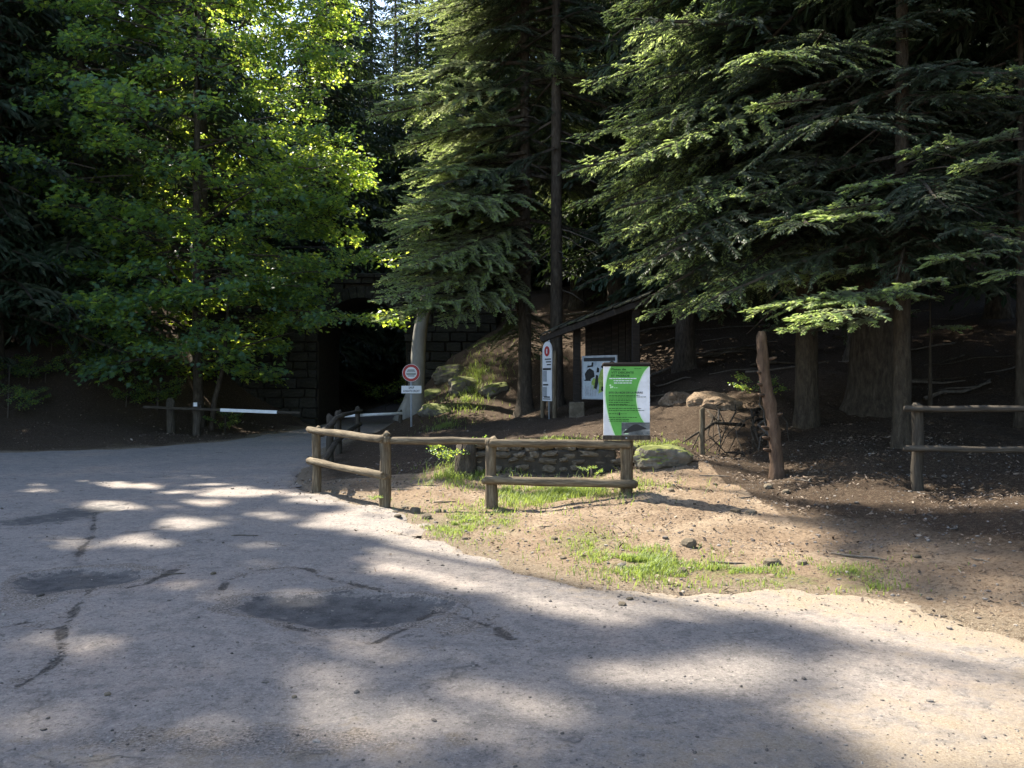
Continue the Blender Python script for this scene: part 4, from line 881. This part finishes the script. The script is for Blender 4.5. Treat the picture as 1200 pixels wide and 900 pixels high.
for px, py, Y, a, L in ((1040, 372, 11.5, PI + .2, 1.7), (1035, 362, 11.3, PI + .55, 1.8), (1050, 250, 11.5, PI + .35, 1.3), (1045, 238, 11.5, PI + .05, 1.2), (1100, 330, 11, PI + .6, 1.0), (1200, 165, 11.5, PI + .1, 1.9), (1190, 195, 11.2, PI + .5, 1.4), (1230, 85, 12, PI + .1, 1.3), (965, 118, 12.2, PI + .2, 1.2), (1150, 300, 11.5, PI + .7, 1.6), (1190, 320, 11.5, PI + 1.0, 1.6)):
    sz_ = 1.8 if L > 1.35 else 1.0; child('bough', bough_mesh('tip', sz_, 1 + (px % 2)), tE, wp(px, py, Y), (random.uniform(-.15, .15), R(2), a), (L / sz_,) * 3)
plant_boughs(tE, (xE, yE), gE, 'dark', 2.9, 8.5, 1.9, 34, 63, az=(1.5 * PI - .1, .9), taper=.2, droop=(10, 35))
for a, h, L in ((PI + .38, 2.35, 2.9), (PI + .62, 2.3, 2.3), (PI + .2, 3.6, 2.4), (PI + .7, 3.9, 1.7), (PI + .95, 3.9, 1.5), (PI - .1, 2.75, 2.3), (1.75 * PI, 3.3, 1.7), (1.9 * PI, 5.3, 2.0)):
    child('bough', bough_mesh('tip', 2.8 if L > 2.2 else 1.8, 1), tE, (xE, yE, gE + h), (.05, R(3), a), (L / (2.8 if L > 2.2 else 1.8),) * 3)
dead_branches(tE, xE, yE, gE, 2, 6, 12, .02, 35)
xF, yF = wp(1196, 440, 13.6).x, 13.6
tF, gF = tree('young_fir', xF, yF, 11, .075, 'bark_pale', 'young thin-stemmed fir with drooping boughs at the far right edge', 6)
upper_crown(tF, xF, yF, gF, 14, 7, 3.4, 110, 313)
plant_boughs(tF, (xF, yF), gF, 'dark', 2.3, 8.6, 2.6, 40, 28, keep=lambda p, a, L, pts: pts[-1].z > 3.9, taper=.7, droop=(8, 30))
xS, yS = wp(1090, 425, 15.5).x, 15.5
tS, gS = tree('sapling', xS, yS, 2.6, .035, 'bark_pale', 'thin bare sapling stem on the slope behind the right fence', 7)
for i, (a, h, L) in enumerate(((.5, 1.6, 1.0), (2.4, 1.9, 1.0), (4.0, 2.1, .8), (5.4, 2.3, .8))): child('bough', bough_mesh('tip', 1.0, 1 + i % 2), tS, (xS, yS, gS + h), (0, R(-5), a), (L,) * 3)
# broken trunk on the bank
p = hp(910, 560, 11.8); q = wp(893, 388, 11.9)
stub = empty('broken_trunk', p, 'reddish broken-off dead trunk leaning left on the sunny bank', 'tree')
L_ = Vector((q.x - p.x, q.y - p.y, q.z - p.z))
tt = [-.1] + [k / 26 for k in range(26)] + [1.0]
pts = [L_ * t + Vector((.03 * math.sin(t * 6) + random.uniform(-.008, .008), random.uniform(-.008, .008), 0)) for t in tt]
child('trunk', tube('trunk', pts, [(.096 - .02 * t + .03 * math.exp(-max(t, 0) / .05)) * random.uniform(.93, 1.08) * (.6 if t == 1 else 1) for t in tt], M['bark_red'], 18, .10, 5), stub, p)
for i, (t, a) in enumerate(((.18, 3), (.26, 3.4), (.33, 2.9), (.42, .2), (.55, 3.2), (.62, 3.0), (.7, 3.6), (.8, .4))):
    d = Vector((math.cos(a), -.35, .25)); child('branch_stub', tube('branch_stub', [d * .06, d * .13, d * .165], [.03, .022, .012], M['bark_red'], 6, .1, i), stub, p + L_ * t)
# leaning grey trunk at the bridge mouth
g = hz(*wp(482, 505, 26.5)[:2]); bp = wp(482, 505, 26.5); tp = wp(494, 385, 26.5); lt = empty('leaning_tree', (bp.x, bp.y, g), 'leaning smooth grey trunk with a wide foot behind the round road sign', 'tree')
d = Vector((tp.x - bp.x, 0, tp.z - g)); cv = lambda t: (d.x * t * 1.0 + .05 * math.sin(t * 5), .1 * t, d.z * t)
child('trunk', tube('trunk', [cv(t) for t in (-.1, 0, .08, .18, .3, .42, .55, .7, .85, 1.0, 1.4, 1.9, 2.6)], [.55, .46, .40, .34, .27, .245, .235, .23, .225, .215, .18, .14, .06], M['bark_grey'], 16, .035, 8), lt, (bp.x, bp.y, g))
for i in range(26):
    t = 1.05 + 1.5 * (i + .5) / 26; c = cv(t); a = i * 2.4; L = 2.6 - .5 * (t - 1)
    if lets_sun([Vector(c) + bp + Vector((math.cos(a), math.sin(a), 0)) * L * .7]).any(): continue
    child('bough', LEAF_BOUGHS[i % 5], lt, (bp.x + c[0], bp.y + c[1], g + c[2]), (0, R(random.uniform(-10, 15)), a), (L / 2.4,) * 3)
# broadleaf tree at the left
xM, yM = wp(232, 490, 27.5).x, 27.5
tM, gM = tree('maple_tree', xM, yM, 19, .17, 'bark', 'broadleaf tree with layered sprays of leaves, its upper right side glowing in the sun', 9, bend=.06)
r = random.Random(77)
for i in range(215):
    t = (i + r.random()) / 215; h = 1.6 + 17.5 * t; a = i * 2.39996 + r.uniform(-.3, .3); Lr = (5.2 * (1 - max(0, t - .35) ** 1.5 * .9)) * r.uniform(.45, 1.05)
    if t < .3: Lr *= .8
    s_ = r.uniform(.9, 1.35); c = Vector((xM, yM, gM + h)); d = Vector((math.cos(a), math.sin(a), r.uniform(-.08, .22)))
    e = c + d * Lr; st_ = e - d * 2.0 * s_
    if e.x > -5.0 and h < 8: continue
    if h < 3.2 and e.x > -8.3: continue
    if lets_sun([e, e - d * .9], 0, False).any(): continue
    if e.z > 8.0 and lets_sun([e, e - d * .9]).any() and r.random() < .97: continue
    child('bough', LEAF_BOUGHS[r.randrange(5)], tM, st_ if Lr > 2.0 * s_ else c, (r.uniform(-.2, .2), R(r.uniform(-12, 10)), a), (s_,) * 3)
acc = []
for i in range(1600):
    py = r.uniform(-60, 200); px = r.uniform(235 + max(0, py) * .7, 385 + 25 * math.sin(py / 25)); Y = r.uniform(23.6, 25.6); e = wp(px, py, Y)
    u, v, _ = uvw(np.array(e)); 
    if lets_sun([e], 0, False).any() or any((u - a0) ** 2 + (v - b0) ** 2 < .36 ** 2 for a0, b0 in acc): continue
    acc.append((u, v)); a = r.uniform(-2.2, .6); s_ = r.uniform(.65, .95); d = Vector((math.cos(a), math.sin(a), 0))
    child('bough', LEAF_BOUGHS[r.randrange(5)], tM, e - d * 1.4 * s_, (r.uniform(-.3, .3), R(r.uniform(-15, 15)), a), (s_,) * 3)
print('maple glow', len(acc))
for i in range(50):
    py = r.uniform(180, 372); px = r.uniform(285, 402 - max(0, py - 300) * .35); e = wp(px, py, r.uniform(25.8, 28)); a = r.uniform(-2.0, .5); s_ = r.uniform(.7, 1.0); d = Vector((math.cos(a), math.sin(a), 0))
    if lets_sun([e], 0, False).any(): continue
    child('bough', LEAF_BOUGHS[r.randrange(5)], tM, e - d * 1.4 * s_, (r.uniform(-.3, .3), R(r.uniform(-12, 15)), a), (s_,) * 3)
for i in range(14):
    h = 2 + i * .9; a = i * 2.4; d = Vector((math.cos(a), math.sin(a), .35)); child('limb', tube('limb', [d * 0, d * 1.6 + Vector((0, 0, .1)), d * 3.2], [.05, .035, .015], M['bark'], 6, .05, i), tM, (xM, yM, gM + h))
p = wp(247, 478, 27.0); g = hz(p.x, p.y)
s2 = empty('leaning_sapling', (p.x, p.y, g), 'thin stem leaning right beside the trunk of the broadleaf tree', 'tree')
child('trunk', tube('trunk', [(0, 0, -.2), (.12, 0, 1), (.38, .02, 2), (.5, .05, 3.2), (.55, .1, 4.4)], [.1, .085, .075, .06, .03], M['bark'], 8, .05, 2), s2, (p.x, p.y, g))
for i in range(5): child('bough', LEAF_BOUGHS[i], s2, (p.x + .45, p.y, g + 2.6 + .35 * i), (0, R(-5), i * 2.4), (.8,) * 3)

# ------------------------------------------------------------------ dark conifers on the left whose tall crowns shade the road
for i, (x, y, H, hb, Rm) in enumerate(((-18.6, 23.8, 40, 2.0, 5.4), (-15.3, 29.2, 41, 2.0, 5.4), (-16.9, 27.0, 43, 2, 5.2), (-18.5, 29.8, 43, 2, 5.2), (-21.5, 26.0, 38, 2.0, 5.2), (-13.0, 36.8, 38, 2.5, 4.8), (-17.8, 20.0, 36, 2.5, 5.0), (-22.5, 22.0, 37, 2, 5.2), (-21.5, 17.5, 36, 2, 5.2), (-11.6, 30.8, 38, 9, 4.8), (-25, 20, 36, 3, 5.2), (-19.5, 32, 38, 2, 5.2), (-25, 25.5, 36, 3, 5.2), (-28, 17, 35, 3, 5.2))):
    g = hz(x, y); base = np.array((x, y, g))
    t = empty('dark_conifer', (x, y, g), 'tall dark conifer in the shade at the left side of the road', 'tree', 'dark conifers at the left')
    child('trunk', trunk_mesh(H, .3, M['bark'], 100 + i), t, (x, y, g))
    child('crown', conifer_crown(200 + i, H, hb, Rm, 190, prune=lambda P: lets_sun(P + base), taper=.62, step=.17), t, (x, y, g))
# ------------------------------------------------------------------ the forest behind
TRK = [trunk_mesh(20, .2, M['bark'], 301), trunk_mesh(25, .26, M['bark'], 302), trunk_mesh(16, .17, M['bark'], 303)]
rf_ = random.Random(42); n_f = 0
def far_tree(x, y, k, s_, label='dark conifer deep in the forest behind the bridge and the shelter', group='conifers deep in the forest'):
    g = hz(x, y); t = empty('conifer', (x, y, g), label, 'tree', group)
    child('trunk', TRK[k], t, (x, y, g), (0, 0, rf_.uniform(0, 6)), (s_,) * 3); child('crown', CROWN[k], t, (x, y, g), (0, 0, rf_.uniform(0, 6)), (s_,) * 3)
yy = 37.5
while yy < 78:
    x = -46.0 + rf_.uniform(0, 3)
    while x < 46:
        X, Y = x + rf_.uniform(-1.4, 1.4), yy + rf_.uniform(-1.6, 1.6); x += rf_.uniform(3.6, 5.0)
        if abs(X) > Y * .68 + 5: continue
        if -9.8 < X < -2.6 and Y < 66: continue
        k = rf_.randrange(3); s_ = rf_.uniform(.85, 1.2); H = (20, 25, 16)[k] * s_; g = hz(X, Y); px = 600 + F * X / Y
        if 405 < px < 500: s_ *= .8; H *= .8
        P = [(X + dx, Y + dy, g + H * q) for q in (.15, .3, .5, .7, .9) for dx, dy in ((0, 0), (1.8, 0), (-1.8, 0))]
        if lets_sun(P).sum() > 2: continue
        far_tree(X, Y, k, s_); n_f += 1
    yy += 4.6
for x, y, k, s_ in ((4.7, 22.5, 1, 1.0), (3.4, 27.5, 1, 1.0), (5.4, 33.5, 0, 1.1), (1.6, 36.5, 0, 1.1), (8.6, 20.5, 1, 1.05), (11.5, 17.0, 1, 1.0), (13.5, 23, 1, 1.1), (16.5, 19, 0, 1.1), (6.4, 30, 1, 1.1), (12, 31, 0, 1.2), (17, 28, 1, 1.1), (21, 23, 1, 1.1), (2.5, 32, 1, 1.0), (20, 33, 0, 1.2), (-1.5, 40, 1, 1.1), (15.5, 14.5, 1, 1.0)):
    far_tree(x, y, k, s_, 'dark conifer on the wooded slope behind the thick-trunked fir', 'conifers on the right slope')

for x, y, k, s_ in ((-10.6, 75, 1, 1.3), (-8.3, 73, 1, 1.3), (-12.2, 72, 1, 1.35), (-9.3, 41, 1, 1.2), (-2.7, 42.5, 1, 1.2), (-10.0, 47, 1, 1.2), (-1.9, 50, 1, 1.2), (-10.4, 61, 1, 1.27), (-9.4, 67, 1, 1.36), (-7.4, 64, 1, 1.3), (-4.6, 60, 1, 1.35), (-1.8, 58, 1, 1.35), (-6.0, 69, 1, 1.4), (-3.0, 68, 1, 1.4), (-9.0, 70, 1, 1.32), (-12.5, 58, 1, 1.4), (-13.5, 66, 1, 1.4), (-9.6, 54, 1, 1.0), (-5.6, 52, 2, 1.1), (-8.8, 57, 2, .8), (-6.2, 59, 2, .75), (-11, 50, 0, 1.1), (-2.4, 47, 0, 1.0)): far_tree(x, y, k, s_)
for x, y, k, s_ in ((10.2, 7.0, 0, 1.0), (11.4, 10.8, 1, .95), (13.0, 5.6, 1, 1.0), (14.5, -1.5, 1, 1.0), (15, 3.5, 1, 1.1), (17.5, 9, 1, 1.1), (20, -6, 1, 1.1), (20, 3, 1, 1.2), (13, -9, 1, 1.0)): far_tree(x, y, k, s_, 'unseen dark conifer added at the right to block skylight', 'unseen conifers added to block skylight')  # trees outside the view, added to cut skylight from the right
rt_ = random.Random(91)
for i in range(60):
    x, y = rt_.uniform(.2, 15), rt_.uniform(27.5, 37); k = rt_.choice((0, 0, 2)); s_ = rt_.uniform(.75, 1.1); g = hz(x, y); H = (20, 25, 16)[k] * s_
    if any((x - a0) ** 2 + (y - b0) ** 2 < 2.6 ** 2 for a0, b0 in ((o.location.x, o.location.y) for o in bpy.data.objects if o.type == 'EMPTY' and not o.parent)): continue
    if lets_sun([(x + dx, y, g + H * q) for q in (.15, .3, .5, .7) for dx in (0, 1.6, -1.6)]).sum() > 2: continue
    far_tree(x, y, k, s_, 'dark conifer on the wooded slope behind the thick-trunked fir', 'conifers on the right slope')
for i in range(26):
    x, y = rt_.uniform(-17, -8.6), rt_.uniform(22.6, 29.5)
    if sdist(np.array([x]), np.array([y]))[0] < .8 or abs(x + 10.6) < .5 or (y < 26.4 and -13.5 < x < -6.5): continue
    s_ = rt_.uniform(.35, .9); p = Vector((x, y, hz(x, y))); t = empty('shrub', p, 'low dark shrub in the shade on the left bank under the broadleaf tree', 'shrub', 'undergrowth on the left bank'); child('stem', tube('stem', [(0, 0, -.1), (.02, 0, s_ * .5), (0, .02, s_ * .9)], [.02, .014, .006], M['dead'], 5), t, p)
    for q in range(5): child('bough', LEAF_BOUGHS[q], t, p + Vector((0, 0, s_ * (.15 + .15 * q))), (0, R(-25), q * 2.4 + i), (s_ * .45,) * 3)
# ------------------------------------------------------------------ roots, stake, shrub
p = hp(862, 528, 14.0)
rt = empty('root_tangle', p, 'tangle of bare roots hanging from a washed-out ledge behind the broken trunk', 'roots')
r = random.Random(3)
for i in range(22):
    x0_ = r.uniform(-.6, .8); zt = r.uniform(.45, .75); sw = r.uniform(-.45, .3)
    pts = [Vector((x0_ + .25, .5, zt + .05)), Vector((x0_ + .1, .2, zt)), Vector((x0_, .0, zt * .75)), Vector((x0_ + sw * .5, -.12, zt * .38)), Vector((x0_ + sw, -.2 + r.uniform(-.1, .1), -.05))]
    w0 = r.uniform(.006, .024); pts = [q + Vector((r.uniform(-.17, .17), r.uniform(-.12, .12), r.uniform(-.09, .09))) for q in pts]; child('root', tube('root', pts, [w0, w0, w0 * .9, w0 * .7, w0 * .4], M['bark' if i % 4 else 'dead'], 7, .12, i), rt, p)
for i in range(1):
    a = r.uniform(2.6, 3.9); l = r.uniform(.6, 1.3); d = Vector((math.cos(a), math.sin(a) * .4 - .3, 0)); z_ = r.uniform(.35, .7)
    child('root', tube('root', [Vector((.2, .2, z_)), d * l * .4 + Vector((0, 0, z_ + .06)), d * l * .8 + Vector((0, 0, z_ * .7)), d * l + Vector((0, 0, z_ * .45))], [.034, .028, .02, .008], M['bark'], 7, .12, 30 + i), rt, p)
p = hp(823, 526, 13.6); sk = tag(link(bpy.data.objects.new('stake', log_mesh('stake', .95, .045, M['log'], 70))), 'short weathered stake beside the root tangle', 'stake'); sk.location = (p.x, p.y, p.z - .2)
def shrub(px, py, Y, n, s_, label):
    p = hp(px, py, Y); t = empty('shrub', p, label, 'shrub'); child('stem', tube('stem', [(0, 0, -.1), (.02, 0, s_ * .5), (0, .02, s_ * .9)], [.02, .014, .006], M['dead'], 5), t, p)
    for i in range(n): child('bough', LEAF_BOUGHS[i % 5], t, p + Vector((0, 0, s_ * (.2 + .6 * i / n))), (0, R(-25), i * 2.4), (s_ * .42,) * 3)
shrub(890, 452, 16.5, 5, .55, 'small leafy shrub on the ledge above the root tangle'); shrub(452, 455, 44, 6, 1.8, 'dim bush seen through the right half of the bridge arch'); shrub(444, 594, 10.72, 3, .17, 'tiny leafy weed at the foot of the corner post'); shrub(692, 562, 12.6, 3, .2, 'thin flowering weed in front of the low stone wall')
shrub(535, 548, 13.2, 6, .5, 'dark nettle clump at the left end of the stone wall')

for i, (px, py, Y, sz, lb) in enumerate(((512, 470, 25.5, .9, 'grey boulder at the foot of the mossy bank behind the road sign'), (545, 455, 27, 1.1, 'broad mossy boulder half way up the bank left of the bright fir'), (530, 425, 29, 1.2, 'mossy boulder at the top of the bank left of the bright fir'), (580, 470, 26, .8, 'low mossy boulder just left of the bright fir trunk'), (505, 440, 28, 1.0, 'boulder beside the leaning grey trunk'), (838, 470, 16.6, .9, 'sunlit rounded rock on the ledge above the root tangle'), (795, 470, 18.0, .8, 'darker rock left of the sunlit ledge rock'))):
    p = hp(px, py, Y); o = tag(link(bpy.data.objects.new('boulder', rock('boulder', sz * 1.3, sz, sz * .7, 80 + i, M['moss'] if i < 5 else M['soil'], 4, .3))), lb, 'boulder'); o.location = p + Vector((0, 0, -sz * .1)); o.rotation_euler = (.2, .1, i * 1.3)
rq = random.Random(15)
for i in range(46):
    px = rq.uniform(620, 1190); py = rq.uniform(325, 470) if px > 690 else rq.uniform(330, 440); h_ = hit(px, py, 14.5, 45)
    if h_ is None or h_.y < 15: continue
    l = rq.uniform(.8, 2.6); a = rq.uniform(-.6, .6) + (PI if i % 2 else 0); d = Vector((math.cos(a), math.sin(a) * .8, 0)); pts = []
    for t in (0, .25, .5, .75, 1):
        q = h_ + d * l * (t - .5); pts.append(Vector((q.x + rq.uniform(-.05, .05), q.y, hz(q.x, q.y) + .05 + rq.uniform(0, .06))) - h_)
    k = rq.uniform(.018, .05); o = tag(link(bpy.data.objects.new('fallen_branch', tube('fallen_branch', pts, [k, k * .9, k * .8, k * .6, k * .3], M['dead' if i % 3 else 'bark_pale'], 7, .12, i))), 'fallen branch lying on the dark wooded slope behind the shelter', 'branch', 'fallen branches on the wooded slope'); o.location = h_
# ------------------------------------------------------------------ grass, litter, pebbles, loose stones, sticks
r = np.random.default_rng(3)
def scatter_pix(n, px, py, rx, ry):
    a = r.uniform(0, 2 * np.pi, n); q = np.sqrt(r.uniform(0, 1, n)); return px + rx * q * np.cos(a), py + ry * q * np.sin(a)
GV = []; GF = []
for px, py, rx, ry, n, hh in GRASS:
    cpt = hit(px, py)
    if cpt is None: continue
    X_, Y_ = [], []
    # the patch as an area of ground round the point it is seen at
    wx = rx / F * cpt.y; b1 = hit(px, py - ry * .999) or cpt; b2 = hit(px, py + ry) or cpt; wy = max(.12, min(3, abs(b1.y - b2.y) / 2))
    n = int(n * 2); a = r.uniform(0, 2 * np.pi, n); q = np.abs(r.normal(0, .78, n)); X = cpt.x + wx * q * np.cos(a); Y = cpt.y + wy * q * np.sin(a)
    ok = (vnoise(X, Y, 4.5, 3) + .35 * vnoise(X, Y, 14, 4) > -.12) & (sdist(X, Y) > -.05); X = X[ok]; Y = Y[ok]; Z = height(X, Y)
    for x, y, z in zip(X, Y, Z):
        a = r.uniform(0, 6.283); h_ = hh * r.uniform(.2, .85); w_ = r.uniform(.0018, .0036) * (1 + y / 14); dx, dy = math.cos(a), math.sin(a); ln = r.uniform(.2, 1.3) * h_; b = len(GV)
        GV += [(x - dy * w_, y + dx * w_, z - .01), (x + dy * w_, y - dx * w_, z - .01), (x + dx * ln * .35 + dy * w_ * .7, y + dy * ln * .35 - dx * w_ * .7, z + h_ * .6), (x + dx * ln * .35 - dy * w_ * .7, y + dy * ln * .35 + dx * w_ * .7, z + h_ * .6), (x + dx * ln, y + dy * ln, z + h_)]
        GF += [(b, b + 1, b + 2, b + 3), (b + 3, b + 2, b + 4)]
tag(link(bpy.data.objects.new('grass', mesh('grass', GV, GF, [M['grass']]))), kind='stuff')
def grid_at(A_, X, Y):
    i = np.clip(np.searchsorted(ry_, Y), 0, len(ry_) - 1); j = np.clip(np.searchsorted(rx_, X), 0, len(rx_) - 1); return A_[i, j]
# dead leaves and needles
n = 46000; X = np.concatenate([r.uniform(-4, 7.5, n), r.uniform(-16, -6, 6000), r.uniform(-6, 14, 12000)]); Y = np.concatenate([r.uniform(5, 15, n), r.uniform(19, 30, 6000), r.uniform(14, 32, 12000)])
sd = sdist(X, Y); ok = (sd > -.12 - r.exponential(.22, len(X)) * (X > -4.5)) & ((vnoise(X, Y, 1.6, 8) + .8 * vnoise(X, Y, 5, 3) > r.uniform(-.25, .45, len(X)))) & ~((X < 3.2) & (Y < 12.6) & (r.uniform(0, 1, len(X)) < .45)); X = X[ok]; Y = Y[ok]; Z = height(X, Y); Z = np.where(grid_at(RS, X, Y) < .02, np.maximum(Z, grid_at(RZ, X, Y)), Z)
a = r.uniform(0, 6.283, len(X)); s_ = np.minimum(r.lognormal(-4.6, .5, len(X)), .024) * (1 + Y / 22); asp = r.uniform(.25, .8, len(X)); tl = r.normal(0, .45, (len(X), 2))
dx, dy = np.cos(a), np.sin(a)
V = np.stack([np.stack([X + sx_ * s_ * dx - sy_ * s_ * asp * dy, Y + sx_ * s_ * dy + sy_ * s_ * asp * dx, Z + .008 + s_ * .35 + s_ * (sx_ * tl[:, 0] + sy_ * tl[:, 1]) * .8], -1) for sx_, sy_ in ((-1, 0), (0, -.6), (1, 0), (.1, .6))], 1).reshape(-1, 3)
tag(link(bpy.data.objects.new('leaf_litter', mesh('leaf_litter', V, np.arange(len(V)).reshape(-1, 4), [M['litter']]))), kind='stuff')
def stones_mesh(name, X, Y, Z, Sz, mat, seed=1):
    bm = bmesh.new(); bmesh.ops.create_icosphere(bm, subdivisions=1, radius=1); bv = np.array([v.co[:] for v in bm.verts]); bf = np.array([[v.index for v in f.verts] for f in bm.faces]); bm.free()
    rg = np.random.default_rng(seed); n = len(X); bv = bv[None] * rg.uniform(.65, 1.15, (n, len(bv), 1)); a = rg.uniform(0, 6.28, n); sc_ = np.stack([rg.uniform(.8, 1.5, n), rg.uniform(.7, 1.1, n), rg.uniform(.4, .8, n)], -1) * Sz[:, None]
    v = bv * sc_[:, None]; vx = v[..., 0] * np.cos(a)[:, None] - v[..., 1] * np.sin(a)[:, None]; vy = v[..., 0] * np.sin(a)[:, None] + v[..., 1] * np.cos(a)[:, None]
    V = np.stack([vx + X[:, None], vy + Y[:, None], v[..., 2] + (Z + Sz * .2)[:, None]], -1).reshape(-1, 3); Fc = (bf[None] + (np.arange(n) * len(bv[0]))[:, None, None]).reshape(-1, 3)
    return mesh(name, V, Fc, [mat])
n = 60000; X = r.uniform(-7, 5.5, n); Y = 2.9 + r.uniform(0, 1, n) ** 1.5 * 11; rs_ = grid_at(RS, X, Y); gr_ = grid_at(grit, X, Y); du_ = grid_at(dust, X, Y)
ok = (rs_ < -.02) & (r.uniform(0, 1, n) < .15 + gr_ ** 2 * .38 + np.clip(du_ - .3, 0, 1) * .5 + np.exp(-np.abs(rs_) / .3) * .6); X = X[ok]; Y = Y[ok]; Z = grid_at(RZ, X, Y); Sz = r.lognormal(-5.45, .5, len(X))
tag(link(bpy.data.objects.new('gravel', stones_mesh('gravel', X, Y, Z, Sz, M['pebble']))), kind='stuff')
n = 14000; X = r.uniform(-4, 7, n); Y = r.uniform(5, 14, n); ok = (sdist(X, Y) > -.1); X = X[ok]; Y = Y[ok]; ok = vnoise(X, Y, 1.8, 5) > r.uniform(-.6, .5, len(X)); X = X[ok]; Y = Y[ok]
tag(link(bpy.data.objects.new('gravel', stones_mesh('gravel', X, Y, height(X, Y), r.lognormal(-4.85, .5, len(X)), M['pebble'], 2))), kind='stuff')
rr = random.Random(8)
for i, (px, py, s_, lb) in enumerate(((807, 641, .075, 'pale rounded stone on the bare bank below the green board'), (263, 0, 0, ''), (729, 728, .03, ''), (738, 722, .022, ''), (545, 632, .03, ''), (487, 601, .07, ''), (475, 596, .05, ''), (500, 608, .06, ''), (513, 600, .05, ''), (463, 602, .04, ''), (466, 617, .04, ''), (650, 632, .03, ''),
        (880, 602, .06, ''), (900, 572, .06, ''), (921, 577, .05, ''), (862, 600, .05, ''), (786, 576, .05, ''), (940, 662, .05, ''), (905, 663, .06, ''), (1075, 655, .035, ''), (660, 655, .03, ''), (800, 671, .04, ''), (126, 846, .018, ''), (345, 845, .014, ''), (250, 690, .02, ''))):
    if not s_: continue
    h_ = hit(px, py); z_ = road_z(h_.x, h_.y) if sdist(np.array([h_.x]), np.array([h_.y]))[0] < 0 else h_.z
    o = link(bpy.data.objects.new('stone', rock('stone', 2 * s_ * rr.uniform(.9, 1.5), 2 * s_, 2 * s_ * rr.uniform(.5, .8), 40 + i, M['stone'], 2, .4))); o.location = (h_.x, h_.y, z_ + s_ * .25); o.rotation_euler = (0, 0, rr.uniform(0, 6))
    tag(o, lb or 'small loose stone lying on the bank or the road edge', 'stone', None if lb else 'small loose stones')
for i, (px, py, l, a, lb) in enumerate(((287, 641, .26, 0.05, 'dark straight stick lying alone on the grey asphalt'), (205, 690, .2, .3, 'short stick at the edge of the left dark asphalt patch'), (1090, 735, .25, -.1, 'pale stick at the road edge on the far right'), (705, 688, .22, .1, 'dark stick at the grassy road edge below the green board'), (640, 618, .2, .4, 'short dark stick on the bare soil right of the middle post'), (470, 640, .1, .2, ''), (1005, 655, .45, -.7, ''), (870, 585, .4, .6, ''), (835, 560, .5, -.3, ''), (940, 565, .3, -1.2, ''), (430, 560, .4, .2, ''), (470, 575, .35, -.2, ''), (505, 570, .5, .1, ''), (455, 545, .4, .3, ''), (520, 590, .3, .15, ''), (1120, 620, .3, .9, ''), (1150, 660, .25, -1.3, ''), (850, 662, .3, -.2, ''))):
    h_ = hit(px, py); z_ = road_z(h_.x, h_.y) if sdist(np.array([h_.x]), np.array([h_.y]))[0] < 0 else h_.z
    d = Vector((math.cos(a), math.sin(a), 0)); k = .007 if l < .3 else .011
    pts = [d * l * (t - .5) + Vector((rr.uniform(-.04, .04) * l * 2, rr.uniform(-.04, .04) * l * 2, k)) for t in (0, .25, .5, .75, 1)]
    o = link(bpy.data.objects.new('stick', tube('stick', pts, [k * .8, k, k * .9, k * .8, k * .5], M['dead'], 6, .12, i))); o.location = (h_.x, h_.y, z_)
    tag(o, lb or 'fallen grey stick lying on the forest floor', 'stick', None if lb else 'fallen sticks on the forest floor')
print('objects', len(bpy.data.objects), 'forest', n_f)
